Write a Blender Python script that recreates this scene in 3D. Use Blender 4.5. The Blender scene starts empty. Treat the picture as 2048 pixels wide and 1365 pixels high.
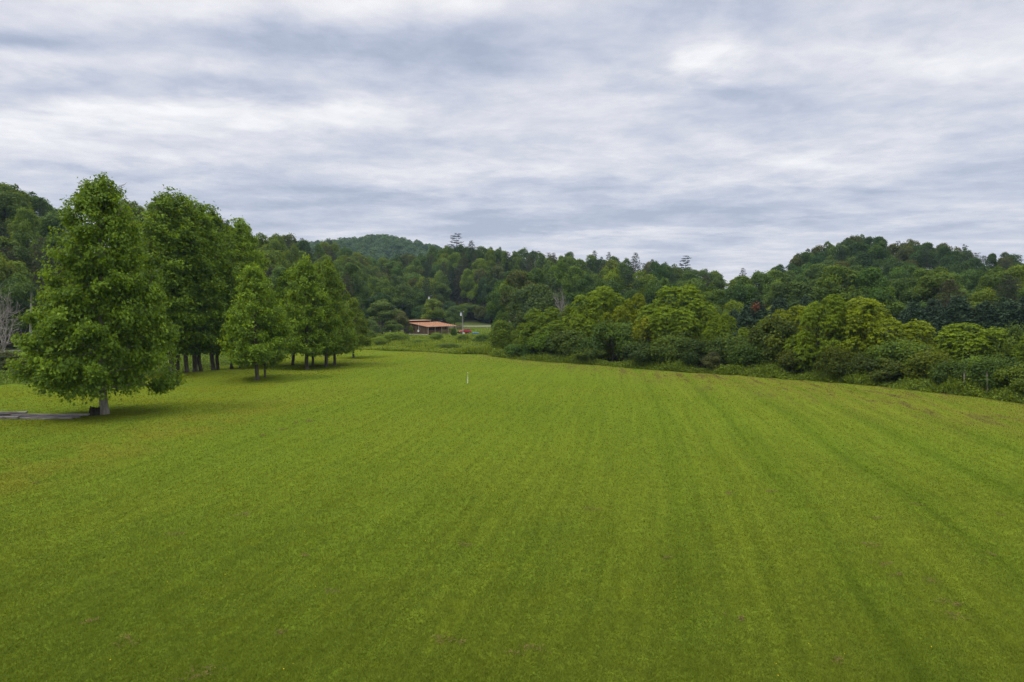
import bpy, math, random
import numpy as np

# ------------------------------------------------------------------ camera, sky, sun, exposure
SC = bpy.context.scene
COL = SC.collection
W, HH, F = 2048.0, 1365.0, 1365.33            # the photograph's frame, 24 mm lens on 36 mm
CAMZ = 7.5                                     # drone height above the field
PITCH = math.atan((682.5 - 620.0) / F)
SP, CP = math.sin(PITCH), math.cos(PITCH)

cam_d = bpy.data.cameras.new('camera')
cam_d.lens = 24.0
cam_d.sensor_width = 36.0
cam_d.clip_start = 0.1
cam_d.clip_end = 20000
cam = bpy.data.objects.new('camera', cam_d)
COL.objects.link(cam)
cam.location = (0, 0, CAMZ)
cam.rotation_euler = (math.pi / 2 - PITCH, 0, 0)
SC.camera = cam

SUN_AZ, SUN_EL = math.radians(-115.0), math.radians(56.0)   # azimuth from +Y clockwise
SUN_STRENGTH, SUN_ANGLE = 1.6, math.radians(16)
EXPOSURE = 0.0
SC.view_settings.view_transform = 'Standard'
SC.view_settings.look = 'None'
SC.view_settings.gamma = 1.0
SC.view_settings.exposure = EXPOSURE
cy = SC.cycles
cy.max_bounces = 6
cy.diffuse_bounces = 4
cy.glossy_bounces = 2
cy.transmission_bounces = 4
cy.volume_bounces = 0
cy.transparent_max_bounces = 4
cy.use_denoising = True
cy.denoiser = 'OPENIMAGEDENOISE'
cy.denoising_input_passes = 'RGB_ALBEDO_NORMAL'
cy.denoising_prefilter = 'NONE'
cy.use_adaptive_sampling = True
cy.adaptive_threshold = 0.01


class NT:
    """small helper to write node trees"""
    def __init__(self, tree):
        self.t = tree

    def n(self, typ, **kw):
        nd = self.t.nodes.new(typ)
        for k, v in kw.items():
            setattr(nd, k, v)
        return nd

    def put(self, sock, v):
        if v is None:
            return
        if isinstance(v, bpy.types.NodeSocket):
            self.t.links.new(v, sock)
        else:
            if sock.type == 'RGBA' and len(v) == 3:
                v = (v[0], v[1], v[2], 1)
            sock.default_value = v

    def m(self, op, a, b=None, c=None, clamp=False):
        nd = self.n('ShaderNodeMath', operation=op, use_clamp=clamp)
        for i, v in enumerate((a, b, c)):
            self.put(nd.inputs[i], v)
        return nd.outputs[0]

    def mix(self, f, a, b, blend='MIX'):
        nd = self.n('ShaderNodeMix', data_type='RGBA', blend_type=blend)
        self.put(nd.inputs[0], f)
        self.put(nd.inputs[6], a)
        self.put(nd.inputs[7], b)
        return nd.outputs[2]

    def smooth(self, v, a, b, lo=0.0, hi=1.0):
        nd = self.n('ShaderNodeMapRange', interpolation_type='SMOOTHSTEP')
        for i, x in enumerate((v, a, b, lo, hi)):
            self.put(nd.inputs[i], x)
        return nd.outputs[0]

    def noise(self, vec, scale, detail=4, rough=0.55, dist=0.0, col=False):
        nd = self.n('ShaderNodeTexNoise')
        self.put(nd.inputs['Vector'], vec)
        nd.inputs['Scale'].default_value = scale
        nd.inputs['Detail'].default_value = detail
        nd.inputs['Roughness'].default_value = rough
        nd.inputs['Distortion'].default_value = dist
        return nd.outputs[1 if col else 0]

    def sep(self, v):
        nd = self.n('ShaderNodeSeparateXYZ')
        self.put(nd.inputs[0], v)
        return nd.outputs

    def comb(self, x, y, z):
        nd = self.n('ShaderNodeCombineXYZ')
        for i, v in enumerate((x, y, z)):
            self.put(nd.inputs[i], v)
        return nd.outputs[0]


def build_world():
    w = bpy.data.worlds.new('World')
    SC.world = w
    w.use_nodes = True
    w.node_tree.nodes.clear()
    t = NT(w.node_tree)
    out = t.n('ShaderNodeOutputWorld')
    bg = t.n('ShaderNodeBackground')
    bg.inputs[1].default_value = 0.1
    t.t.links.new(bg.outputs[0], out.inputs[0])
    sky = t.n('ShaderNodeTexSky', sky_type='NISHITA', sun_disc=False)
    sky.sun_elevation = SUN_EL
    sky.sun_rotation = SUN_AZ
    sky.air_density = 1.2
    sky.dust_density = 2.0
    d = t.n('ShaderNodeTexCoord').outputs['Generated']
    dx, dy, dz = t.sep(d)
    zz = t.m('ADD', t.m('MAXIMUM', dz, 0.0), 0.07)
    px = t.m('DIVIDE', dx, zz)
    py = t.m('DIVIDE', dy, zz)
    # the stratus deck, seen in perspective from below
    p = t.comb(t.m('MULTIPLY', px, 0.9), py, 0.0)
    n1 = t.noise(p, 1.05, 9, 0.60, 0.25)
    n2 = t.noise(t.comb(t.m('MULTIPLY', px, 0.8), py, 3.7), 2.3, 7, 0.56, 0.3)
    n3 = t.noise(t.comb(px, py, 8.1), 7.0, 7, 0.62, 0.6)
    f = t.m('ADD', t.m('MULTIPLY', n1, 0.60), t.m('MULTIPLY', n2, 0.30))
    f = t.m('ADD', f, t.m('MULTIPLY', n3, 0.15))
    f = t.m('ADD', t.m('MULTIPLY', t.m('SUBTRACT', f, 0.5), 1.25), 0.495)
    # thick and thin places of the deck
    dyc = t.m('MAXIMUM', dy, 0.15)
    wob = t.noise(p, 2.2, 5, 0.6, 0.3, col=True)
    wx, wy, _ = t.sep(wob)
    az = t.m('ADD', t.m('DIVIDE', dx, dyc), t.m('MULTIPLY', t.m('SUBTRACT', wx, 0.5), 0.22))
    el = t.m('ADD', t.m('DIVIDE', dz, dyc), t.m('MULTIPLY', t.m('SUBTRACT', wy, 0.5), 0.09))
    for cx_, cy_, rx, ry, amp in (
            (1400, 130, 60, 38, .20), (800, 28, 260, 42, .12), (560, 240, 330, 30, .14), (110, 250, 220, 22, .09),
            (1350, 335, 330, 22, .07), (1900, 150, 170, 36, .08), (70, 150, 130, 24, .10), (1250, 130, 240, 45, .05),
            (250, 25, 240, 36, .07),
            (640, 82, 330, 40, -.16), (330, 190, 290, 26, -.12), (960, 142, 180, 34, -.13), (60, 95, 130, 26, -.07),
            (1500, 205, 420, 24, -.09), (1760, 268, 230, 26, -.10), (1800, 60, 230, 55, -.07), (300, 338, 330, 12, -.07),
            (900, 402, 460, 12, -.07), (1500, 440, 560, 14, -.09), (1050, 458, 360, 9, -.06), (1650, 380, 300, 10, -.04), (1000, 425, 1500, 60, -.05)):
        a0, e0 = (cx_ - 1024) / F, (620 - cy_) / F
        u = t.m('DIVIDE', t.m('SUBTRACT', az, a0), rx / F * 1.15)
        v = t.m('DIVIDE', t.m('SUBTRACT', el, e0), ry / F * 1.15)
        g = t.m('EXPONENT', t.m('MULTIPLY', t.m('ADD', t.m('MULTIPLY', u, u), t.m('MULTIPLY', v, v)), -1.0))
        f = t.m('ADD', f, t.m('MULTIPLY', g, amp * 1.3))
    ramp = t.n('ShaderNodeValToRGB')
    t.put(ramp.inputs[0], f)
    e = ramp.color_ramp.elements
    e[0].position, e[0].color = 0.30, (4.2, 4.75, 6.15, 1)
    e[1].position, e[1].color = 0.76, (10.2, 10.2, 10.4, 1)
    for pos, c in ((0.42, (5.6, 6.05, 7.3)), (0.51, (6.9, 7.1, 8.05)), (0.61, (8.4, 8.4, 8.95))):
        k = e.new(pos)
        k.color = (*c, 1)
    low = t.m('EXPONENT', t.m('MULTIPLY', t.m('MAXIMUM', dz, 0.0), -16.0))
    cl = t.mix(t.m('MULTIPLY', low, 0.65), ramp.outputs[0], (7.9, 7.6, 8.1))
    zen = t.smooth(dz, 0.42, 1.0, 1.0, 2.8)          # an overcast sky is brightest overhead
    cl = t.mix(1.0, cl, t.comb(zen, zen, zen), 'MULTIPLY')
    t.put(bg.inputs[0], t.mix(0.94, sky.outputs[0], cl))


build_world()

sun_d = bpy.data.lights.new('sun', 'SUN')
sun_d.energy = SUN_STRENGTH
sun_d.angle = SUN_ANGLE
sun_d.color = (1.0, 0.95, 0.87)
sun = bpy.data.objects.new('sun', sun_d)
COL.objects.link(sun)
sun.rotation_euler = (math.pi / 2 - SUN_EL, 0, -SUN_AZ + math.pi)
# a sun lamp shines along its local -Z; aim it from the sky towards the ground
from mathutils import Vector
_dir = Vector((math.sin(SUN_AZ) * math.cos(SUN_EL), math.cos(SUN_AZ) * math.cos(SUN_EL), math.sin(SUN_EL)))
sun.rotation_euler = _dir.to_track_quat('Z', 'Y').to_euler()


# ------------------------------------------------------------------ where a pixel of the photograph lies in the valley
def ray(px, py):
    cx, c = (px - 1024) / F, (682.5 - py) / F
    dy = CP + c * SP
    return cx / dy, (-SP + c * CP) / dy


def X_at(px, D):
    return D * ray(px, 620)[0]


def Z_at(py, D):
    return CAMZ + D * ray(1024, py)[1]


def D_of(py):
    """depth of flat ground seen at picture height py"""
    return -CAMZ / ray(1024, py)[1]


def to_px(x, y, z):
    k = (z - CAMZ)
    f = y * CP - k * SP
    return 1024 + F * x / f, 682.5 - F * (y * SP + k * CP) / f


def T(pairs):
    a = np.array(pairs, float)
    return lambda v: np.interp(v, a[:, 0], a[:, 1])


SKY_Y = T([(-700, 330), (-300, 340), (0, 362), (60, 372), (110, 400), (300, 402), (420, 420), (500, 452), (560, 462), (610, 480),
           (670, 487), (700, 500), (740, 512), (790, 512), (845, 506), (870, 492), (915, 490), (1000, 497), (1110, 501), (1200, 513),
           (1300, 520), (1400, 538), (1480, 548), (1530, 538), (1570, 518), (1600, 503), (1640, 486), (1690, 473), (1720, 467), (1790, 476), (1850, 483),
           (1920, 499), (2048, 508), (2300, 515), (2700, 520)])
HILL_FOOT = T([(-700, 120), (0, 128), (300, 135), (550, 160), (700, 225), (740, 270), (1000, 280), (1100, 215), (1450, 190), (2048, 185), (2700, 180)])
HILL_TOP = T([(-700, 190), (0, 200), (300, 230), (550, 280), (700, 340), (740, 360), (1000, 370), (1100, 360), (1450, 330), (1720, 330), (2048, 320), (2700, 310)])
FOREST_FROM = T([(-700, 120), (0, 131), (300, 128), (550, 150), (690, 200), (740, 242), (800, 248), (870, 255), (886, 294), (1002, 294), (1010, 190), (1100, 160), (1450, 138), (2048, 118), (2700, 110)])
FIELD_END = T([(-700, 62), (0, 67), (60, 68), (250, 75), (330, 80), (430, 92), (500, 106), (600, 117), (700, 123), (870, 120), (1000, 112),
               (1100, 102), (1250, 91), (1400, 83.5), (1500, 80), (1680, 72.5), (1800, 67), (2048, 57), (2700, 42)])
HEDGE_FRONT = T([(960, 114), (1000, 110), (1100, 99.4), (1250, 89), (1400, 81.3), (1500, 77.6), (1680, 69.2), (1800, 64), (2048, 53.9), (2700, 40)])
FAR_Y = T([(0, 560), (300, 520), (500, 505), (640, 496), (690, 491), (740, 485), (765, 482), (790, 486), (850, 500), (950, 520), (1100, 560), (1300, 600)])


def sstep(t):
    t = np.clip(t, 0, 1)
    return t * t * (3 - 2 * t)


def ground_z(x, y):
    x = np.asarray(x, float)
    y = np.asarray(y, float)
    yy = np.maximum(y, 1.0)
    px = np.clip(1024 + F * x / yy, -700, 2700)
    df, dr = HILL_FOOT(px), HILL_TOP(px)
    zr = np.maximum(CAMZ + (620 - SKY_Y(px)) / F * dr - 17.5, 0)
    h = zr * sstep((yy - df) / (dr - df)) * (1 - 0.7 * sstep((yy - dr) / 220))
    zf = np.maximum(CAMZ + (620 - FAR_Y(px)) / F * 900 - 9, 0)
    h = np.maximum(h, zf * np.exp(-((yy - 900) / 190) ** 2))
    h = np.where(y > 20, h, 0)
    r = np.hypot(x, y)
    und = 0.10 * np.sin(x * .13 + 1.0 + y * .03) + 0.08 * np.sin(y * .16 - x * .05) + 0.05 * np.sin(x * .31 + y * .27 + 2)
    und = und * np.clip((r - 10) / 30, 0, 1)
    mound = 0.5 * np.exp(-((x + 33) / 8) ** 2 - ((y - 80) / 5) ** 2)
    dip = -0.5 * np.exp(-((x + 62) / 30) ** 2 - ((y - 90) / 12) ** 2)
    return h + und + mound + dip


def gz(x, y):
    return float(ground_z(x, y))


# ------------------------------------------------------------------ materials
def new_mat(name):
    m = bpy.data.materials.new(name)
    m.use_nodes = True
    m.node_tree.nodes.clear()
    t = NT(m.node_tree)
    out = t.n('ShaderNodeOutputMaterial')
    return m, t, out


def principled(t, out, color, rough=0.7, spec=0.3, metal=0.0, normal=None):
    b = t.n('ShaderNodeBsdfPrincipled')
    t.put(b.inputs['Base Color'], color)
    t.put(b.inputs['Roughness'], rough)
    t.put(b.inputs['Specular IOR Level'], spec)
    t.put(b.inputs['Metallic'], metal)
    if normal is not None:
        t.put(b.inputs['Normal'], normal)
    if out is not None:
        t.t.links.new(b.outputs[0], out.inputs[0])
    return b


LEAF_GAIN = 1.6           # reflected and transmitted light together


def leaf_material(name, transl=0.3, spec=0.25, rough=0.5, warm=(1.25, 1.1, 0.6)):
    """leaf colour = the object's own colour, varied from leaf to leaf"""
    m, t, out = new_mat(name)
    info = t.n('ShaderNodeObjectInfo')
    at = t.n('ShaderNodeAttribute', attribute_name='tint')
    v = at.outputs['Fac']
    c = t.mix(1.0, t.mix(1.0, info.outputs['Color'], (LEAF_GAIN,) * 3, 'MULTIPLY'), t.mix(v, (0.52, 0.58, 0.72), (1.60, 1.45, 1.05)), 'MULTIPLY')
    b = principled(t, None, c, rough, spec)
    tr = t.n('ShaderNodeBsdfTranslucent')
    t.put(tr.inputs[0], t.mix(1.0, c, warm, 'MULTIPLY'))
    mx = t.n('ShaderNodeMixShader')
    mx.inputs[0].default_value = transl
    t.t.links.new(b.outputs[0], mx.inputs[1])
    t.t.links.new(tr.outputs[0], mx.inputs[2])
    t.t.links.new(mx.outputs[0], out.inputs[0])
    return m


def noise_mat(name, c1, c2, scale=3.0, rough=0.8, spec=0.2, stretch=(1, 1, 1), bump=0.0, detail=5, c3=None, metal=0.0):
    m, t, out = new_mat(name)
    co = t.n('ShaderNodeTexCoord').outputs['Object']
    mp = t.n('ShaderNodeMapping')
    t.put(mp.inputs[0], co)
    mp.inputs['Scale'].default_value = stretch
    n = t.noise(mp.outputs[0], scale, detail, 0.6)
    c = t.mix(t.smooth(n, 0.33, 0.67), c1, c2)
    if c3 is not None:
        c = t.mix(t.smooth(t.noise(mp.outputs[0], scale * 0.37, 3), 0.5, 0.7), c, c3)
    nrm = None
    if bump:
        bp = t.n('ShaderNodeBump')
        bp.inputs['Strength'].default_value = bump
        bp.inputs['Distance'].default_value = 0.03
        t.put(bp.inputs['Height'], n)
        nrm = bp.outputs[0]
    principled(t, out, c, rough, spec, metal, nrm)
    return m


def grass_colour(t):
    """colour of the mown field by place: mowing passes with painted blade sheen, drier and lusher patches, a few worn spots"""
    P = t.n('ShaderNodeNewGeometry').outputs['Position']
    x, y, _ = t.sep(P)
    flat = t.comb(x, y, 0.0)
    g1, g2, g3 = (0.086, 0.128, 0.012), (0.098, 0.134, 0.013), (0.073, 0.117, 0.013)
    big = t.noise(flat, 0.045, 3, 0.5, 0.4)
    mid = t.noise(flat, 0.35, 4, 0.6, 0.3)
    fine = t.noise(flat, 2.2, 4, 0.65)
    c = t.mix(t.smooth(big, 0.35, 0.68), g1, g2)
    c = t.mix(t.m('MULTIPLY', t.smooth(mid, 0.45, 0.72), 0.3), c, g3)
    c = t.mix(t.m('MULTIPLY', t.smooth(t.noise(flat, 0.8, 4, 0.6), 0.56, 0.75), 0.35), c, (0.122, 0.142, 0.010))
    # mowing passes: curved lines up the field, light on leaning blades painted as colour
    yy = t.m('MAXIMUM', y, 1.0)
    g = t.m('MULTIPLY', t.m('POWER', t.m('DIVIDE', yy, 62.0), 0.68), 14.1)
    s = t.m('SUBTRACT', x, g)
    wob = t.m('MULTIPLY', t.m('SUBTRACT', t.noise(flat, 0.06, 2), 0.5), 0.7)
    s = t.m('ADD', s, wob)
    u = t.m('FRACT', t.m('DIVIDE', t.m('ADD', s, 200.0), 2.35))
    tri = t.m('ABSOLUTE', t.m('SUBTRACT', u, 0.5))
    track_shade = t.smooth(tri, 0.0, 0.20, 1.0, 0.0)
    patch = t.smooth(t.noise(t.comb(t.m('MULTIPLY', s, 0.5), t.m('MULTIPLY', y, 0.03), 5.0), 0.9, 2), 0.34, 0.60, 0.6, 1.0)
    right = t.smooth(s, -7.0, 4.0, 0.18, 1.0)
    c = t.mix(t.m('MULTIPLY', t.m('MULTIPLY', track_shade, patch), t.m('MULTIPLY', right, 0.46)), c, (0.058, 0.098, 0.007))  # greener wheel tracks, with the shade of bent blades mixed into the colour
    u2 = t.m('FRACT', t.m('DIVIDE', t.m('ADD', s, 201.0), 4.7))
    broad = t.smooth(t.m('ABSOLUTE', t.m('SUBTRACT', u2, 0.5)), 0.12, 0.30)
    c = t.mix(t.m('MULTIPLY', broad, t.m('MULTIPLY', right, 0.34)), c, (0.122, 0.158, 0.016))  # paler passes: sheen of leaning blades painted in
    # fine lines left by the mower deck
    ln = t.noise(t.comb(t.m('MULTIPLY', s, 2.6), t.m('MULTIPLY', y, 0.07), 7.0), 1.0, 3, 0.6)
    c = t.mix(1.0, c, t.mix(t.smooth(ln, 0.3, 0.7), (0.90, 0.91, 0.92), (1.10, 1.09, 1.06)), 'MULTIPLY')
    # a drier strip along the old swale on the grove side
    dry = t.m('MULTIPLY', t.smooth(t.m('ABSOLUTE', t.m('ADD', s, 32.0)), 1.5, 5.0, 1.0, 0.0), t.smooth(mid, 0.35, 0.6))
    dry = t.m('MULTIPLY', dry, t.smooth(y, 75.0, 45.0))
    c = t.mix(t.m('MULTIPLY', dry, 0.5), c, (0.130, 0.124, 0.016))
    dry2 = t.m('MULTIPLY', t.smooth(s, -34.0, -40.0), t.smooth(t.noise(flat, 0.11, 4, 0.6), 0.42, 0.6))
    c = t.mix(t.m('MULTIPLY', dry2, 0.5), c, (0.108, 0.118, 0.008))
    # scalped, muddy streaks in front of the hedge
    reg = t.m('MULTIPLY', t.smooth(t.m('ADD', x, t.m('MULTIPLY', y, 0.5)), 44.0, 60.0), t.smooth(y, 36.0, 44.0))
    st = t.noise(t.comb(t.m('MULTIPLY', s, 0.9), t.m('MULTIPLY', y, 0.16), 2.0), 1.0, 5, 0.7, 0.3)
    c = t.mix(t.m('MULTIPLY', reg, t.smooth(st, 0.38, 0.55, 0.0, 0.6)), c, (0.120, 0.118, 0.020))
    c = t.mix(t.m('MULTIPLY', reg, t.smooth(st, 0.53, 0.63, 0.0, 0.6)), c, (0.060, 0.042, 0.024))
    edge = t.m('MULTIPLY', t.smooth(y, 84.0, 100.0), t.smooth(t.noise(t.comb(x, t.m('MULTIPLY', y, 0.4), 4.0), 0.35, 4, 0.6), 0.5, 0.66))
    c = t.mix(t.m('MULTIPLY', edge, 0.4), c, (0.125, 0.120, 0.026))
    c = t.mix(1.0, c, t.mix(fine, (0.95, 0.95, 0.85), (1.75, 1.62, 1.5)), 'MULTIPLY')
    return c, P


def mat_field():
    m, t, out = new_mat('mown_grass_soil')
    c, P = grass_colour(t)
    bp = t.n('ShaderNodeBump')
    bp.inputs['Strength'].default_value = 0.35
    bp.inputs['Distance'].default_value = 0.03
    t.put(bp.inputs['Height'], t.noise(P, 9.0, 4, 0.7))
    principled(t, out, c, 0.95, 0.0, normal=bp.outputs[0])
    return m


def mat_blades():
    m, t, out = new_mat('grass_blades')
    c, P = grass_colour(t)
    v = t.n('ShaderNodeAttribute', attribute_name='tint').outputs['Fac']
    c = t.mix(1.0, c, t.mix(v, (0.78, 0.82, 0.86), (1.42, 1.32, 1.15)), 'MULTIPLY')
    b = principled(t, None, c, 0.6, 0.06)
    tr = t.n('ShaderNodeBsdfTranslucent')
    t.put(tr.inputs[0], t.mix(1.0, c, (1.2, 1.1, 0.7), 'MULTIPLY'))
    mx = t.n('ShaderNodeMixShader')
    mx.inputs[0].default_value = 0.35
    t.t.links.new(b.outputs[0], mx.inputs[1])
    t.t.links.new(tr.outputs[0], mx.inputs[2])
    t.t.links.new(mx.outputs[0], out.inputs[0])
    return m


def mat_ground():
    m, t, out = new_mat('rough_ground')
    P = t.n('ShaderNodeNewGeometry').outputs['Position']
    fl = t.n('ShaderNodeAttribute', attribute_name='litter').outputs['Fac']
    n = t.noise(P, 0.12, 5, 0.6)
    n2 = t.noise(P, 1.3, 4, 0.65)
    c = t.mix(t.smooth(n, 0.38, 0.62), (0.088, 0.128, 0.013), (0.120, 0.150, 0.020))
    c = t.mix(t.smooth(n2, 0.35, 0.7), c, (0.055, 0.095, 0.016))
    lit = t.mix(n2, (0.020, 0.022, 0.010), (0.045, 0.040, 0.018))
    principled(t, out, t.mix(fl, c, lit), 0.95, 0.0)
    return m


M = {}
M['leaf'] = leaf_material('broad_leaf', 0.42, 0.14, 0.5)
M['needle'] = leaf_material('conifer_needle', 0.12, 0.15, 0.6, (1.1, 1.05, 0.8))
M['weed'] = leaf_material('weed_leaf', 0.35, 0.15, 0.6)
M['bark'] = noise_mat('bark', (0.060, 0.048, 0.038), (0.13, 0.11, 0.09), 6, 0.9, 0.1, (1, 1, 0.25), 0.6)
M['bark_pale'] = noise_mat('pale_bark', (0.18, 0.16, 0.135), (0.32, 0.295, 0.26), 5, 0.9, 0.1, (1, 1, 0.3), 0.5)
M['bark_grey'] = noise_mat('dead_wood', (0.22, 0.19, 0.17), (0.40, 0.36, 0.33), 5, 0.9, 0.1, (1, 1, 0.3), 0.4)
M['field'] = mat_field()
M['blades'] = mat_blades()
M['ground'] = mat_ground()
M['timber'] = noise_mat('weathered_timber', (0.13, 0.115, 0.11), (0.34, 0.31, 0.31), 4, 0.85, 0.15, (0.25, 4, 4), 0.5, c3=(0.20, 0.15, 0.12))
M['dark_wood'] = noise_mat('rotten_wood', (0.012, 0.010, 0.008), (0.06, 0.05, 0.035), 9, 0.95, 0.1, (1, 1, 0.5), 0.8)
M['post_wood'] = noise_mat('grey_post_wood', (0.12, 0.105, 0.08), (0.24, 0.215, 0.175), 6, 0.9, 0.1, (1, 1, 0.2), 0.4)
M['gravel'] = noise_mat('road_gravel', (0.19, 0.165, 0.14), (0.31, 0.27, 0.235), 2.5, 0.95, 0.1)
M['asphalt'] = noise_mat('road_asphalt', (0.10, 0.10, 0.105), (0.17, 0.165, 0.165), 2.5, 0.9, 0.2)
M['white_plastic'] = noise_mat('white_plastic', (0.70, 0.70, 0.68), (0.82, 0.82, 0.80), 8, 0.5, 0.4)
M['straw'] = leaf_material('dry_straw', 0.2, 0.1, 0.8, (1, 1, 1))
M['roof'] = noise_mat('rust_red_metal_roof', (0.40, 0.200, 0.100), (0.52, 0.285, 0.155), 1.2, 0.5, 0.35, (3, 0.3, 1), 0.0)
M['siding'] = noise_mat('brown_board_siding', (0.060, 0.036, 0.022), (0.145, 0.092, 0.058), 3.0, 0.85, 0.15, (3.5, 3.5, 0.25), 0.4, c3=(0.17, 0.12, 0.085))
M['deck_wood'] = noise_mat('deck_wood', (0.13, 0.065, 0.034), (0.24, 0.125, 0.066), 2.0, 0.8, 0.2, (1, 6, 6), 0.2)
M['pale_wood'] = noise_mat('pale_wood', (0.34, 0.27, 0.18), (0.48, 0.40, 0.29), 3.0, 0.8, 0.2, (6, 6, 0.6), 0.1)
M['dark_paint'] = noise_mat('dark_brown_paint', (0.014, 0.011, 0.010), (0.035, 0.027, 0.022), 3.0, 0.7, 0.3)
M['concrete'] = noise_mat('pale_concrete', (0.42, 0.39, 0.34), (0.56, 0.53, 0.48), 3.0, 0.9, 0.1)
M['glass'] = noise_mat('dark_window_glass', (0.010, 0.012, 0.014), (0.02, 0.022, 0.026), 1.0, 0.08, 0.6)
M['pole_wood'] = noise_mat('pole_wood', (0.19, 0.175, 0.15), (0.32, 0.30, 0.27), 4, 0.85, 0.15, (3, 3, 0.15), 0.2)
M['galvanised'] = noise_mat('grey_metal', (0.36, 0.38, 0.39), (0.48, 0.50, 0.51), 3, 0.45, 0.5, metal=0.0)
M['porcelain'] = noise_mat('porcelain', (0.5, 0.5, 0.5), (0.65, 0.65, 0.64), 3, 0.3, 0.5)
M['wire'] = noise_mat('black_wire', (0.02, 0.02, 0.02), (0.04, 0.04, 0.04), 3, 0.5, 0.4)
M['red_paint'] = noise_mat('red_car_paint', (0.40, 0.010, 0.018), (0.46, 0.016, 0.024), 1.5, 0.22, 0.6)
M['rubber'] = noise_mat('black_rubber', (0.012, 0.012, 0.013), (0.025, 0.025, 0.027), 4, 0.8, 0.3)
M['chrome'] = noise_mat('bright_trim', (0.55, 0.56, 0.58), (0.7, 0.71, 0.73), 4, 0.25, 0.6, metal=0.8)
M['car_glass'] = noise_mat('car_window_glass', (0.05, 0.06, 0.065), (0.07, 0.08, 0.085), 1, 0.05, 0.8)
M['lamp_glass'] = noise_mat('headlight_glass', (0.6, 0.62, 0.64), (0.75, 0.76, 0.78), 2, 0.15, 0.6)
M['blue_plastic'] = noise_mat('blue_plastic', (0.035, 0.14, 0.42), (0.06, 0.20, 0.52), 2, 0.45, 0.4)


# ------------------------------------------------------------------ mesh helpers
def tag(o, label=None, cat=None, group=None, kind=None):
    for k, v in (('label', label), ('category', cat), ('group', group), ('kind', kind)):
        if v:
            o[k] = v
    return o


def link(name, data, parent=None, loc=None, color=None):
    o = bpy.data.objects.new(name, data)
    COL.objects.link(o)
    if parent is not None:
        o.parent = parent
    if loc is not None:
        o.location = loc
    if color is not None:
        o.color = (*color, 1)
    return o


def empty(name, loc, rz=0.0, scale=(1, 1, 1)):
    o = bpy.data.objects.new(name, None)
    COL.objects.link(o)
    o.empty_display_size = 0.2
    o.location = loc
    o.rotation_euler = (0, 0, rz)
    o.scale = scale
    return o


class MB:
    """collects boxes, tubes and polygons into one mesh"""
    def __init__(self):
        self.v, self.f = [], []

    def box(self, a, b):
        x0, y0, z0 = a
        x1, y1, z1 = b
        return self.hexa([(x0, y0, z0), (x1, y0, z0), (x1, y1, z0), (x0, y1, z0), (x0, y0, z1), (x1, y0, z1), (x1, y1, z1), (x0, y1, z1)])

    def hexa(self, p):
        k = len(self.v)
        self.v += [tuple(q) for q in p]
        self.f += [tuple(k + i for i in f) for f in ((3, 2, 1, 0), (4, 5, 6, 7), (0, 1, 5, 4), (1, 2, 6, 5), (2, 3, 7, 6), (3, 0, 4, 7))]
        return self

    def tube(self, pts, rad, n=6):
        pts = np.array(pts, float)
        m = len(pts)
        rad = np.broadcast_to(np.array(rad, float), (m,))
        tg = np.gradient(pts, axis=0)
        tg /= np.linalg.norm(tg, axis=1)[:, None] + 1e-9
        ref = np.array((0.0, 0, 1)) if abs(tg[0][2]) < 0.9 else np.array((1.0, 0, 0))
        k = len(self.v)
        for i in range(m):
            a = np.cross(tg[i], ref)
            a /= np.linalg.norm(a) + 1e-9
            b = np.cross(tg[i], a)
            for j in range(n):
                th = 2 * math.pi * j / n
                self.v.append(tuple(pts[i] + rad[i] * (math.cos(th) * a + math.sin(th) * b)))
        for i in range(m - 1):
            for j in range(n):
                j2 = (j + 1) % n
                self.f.append((k + i * n + j, k + i * n + j2, k + (i + 1) * n + j2, k + (i + 1) * n + j))
        self.f.append(tuple(k + j for j in range(n)))
        self.f.append(tuple(k + (m - 1) * n + j for j in reversed(range(n))))
        return self

    def prism(self, prof, x0, x1, axis='y', inset=None):
        """profile (a, z) extruded along an axis"""
        k = len(self.v)
        n = len(prof)
        for s, x in enumerate((x0, x1)):
            for a, z in prof:
                self.v.append((a, x, z) if axis == 'y' else (x, a, z))
        for i in range(n):
            j = (i + 1) % n
            self.f.append((k + i, k + j, k + n + j, k + n + i))
        self.f.append(tuple(k + i for i in reversed(range(n))))
        self.f.append(tuple(k + n + i for i in range(n)))
        return self

    def mesh(self, name, mat, smooth=False):
        me = bpy.data.meshes.new(name)
        me.from_pydata(self.v, [], self.f)
        me.materials.append(M[mat])
        if smooth:
            me.polygons.foreach_set('use_smooth', [True] * len(me.polygons))
        me.update()
        return me

    def build(self, name, mat, parent=None, smooth=False, bevel=0.0, loc=None):
        o = link(name, self.mesh(name, mat, smooth), parent, loc)
        if bevel:
            b = o.modifiers.new('edge', 'BEVEL')
            b.width = bevel
            b.segments = 2
        return o


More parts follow.
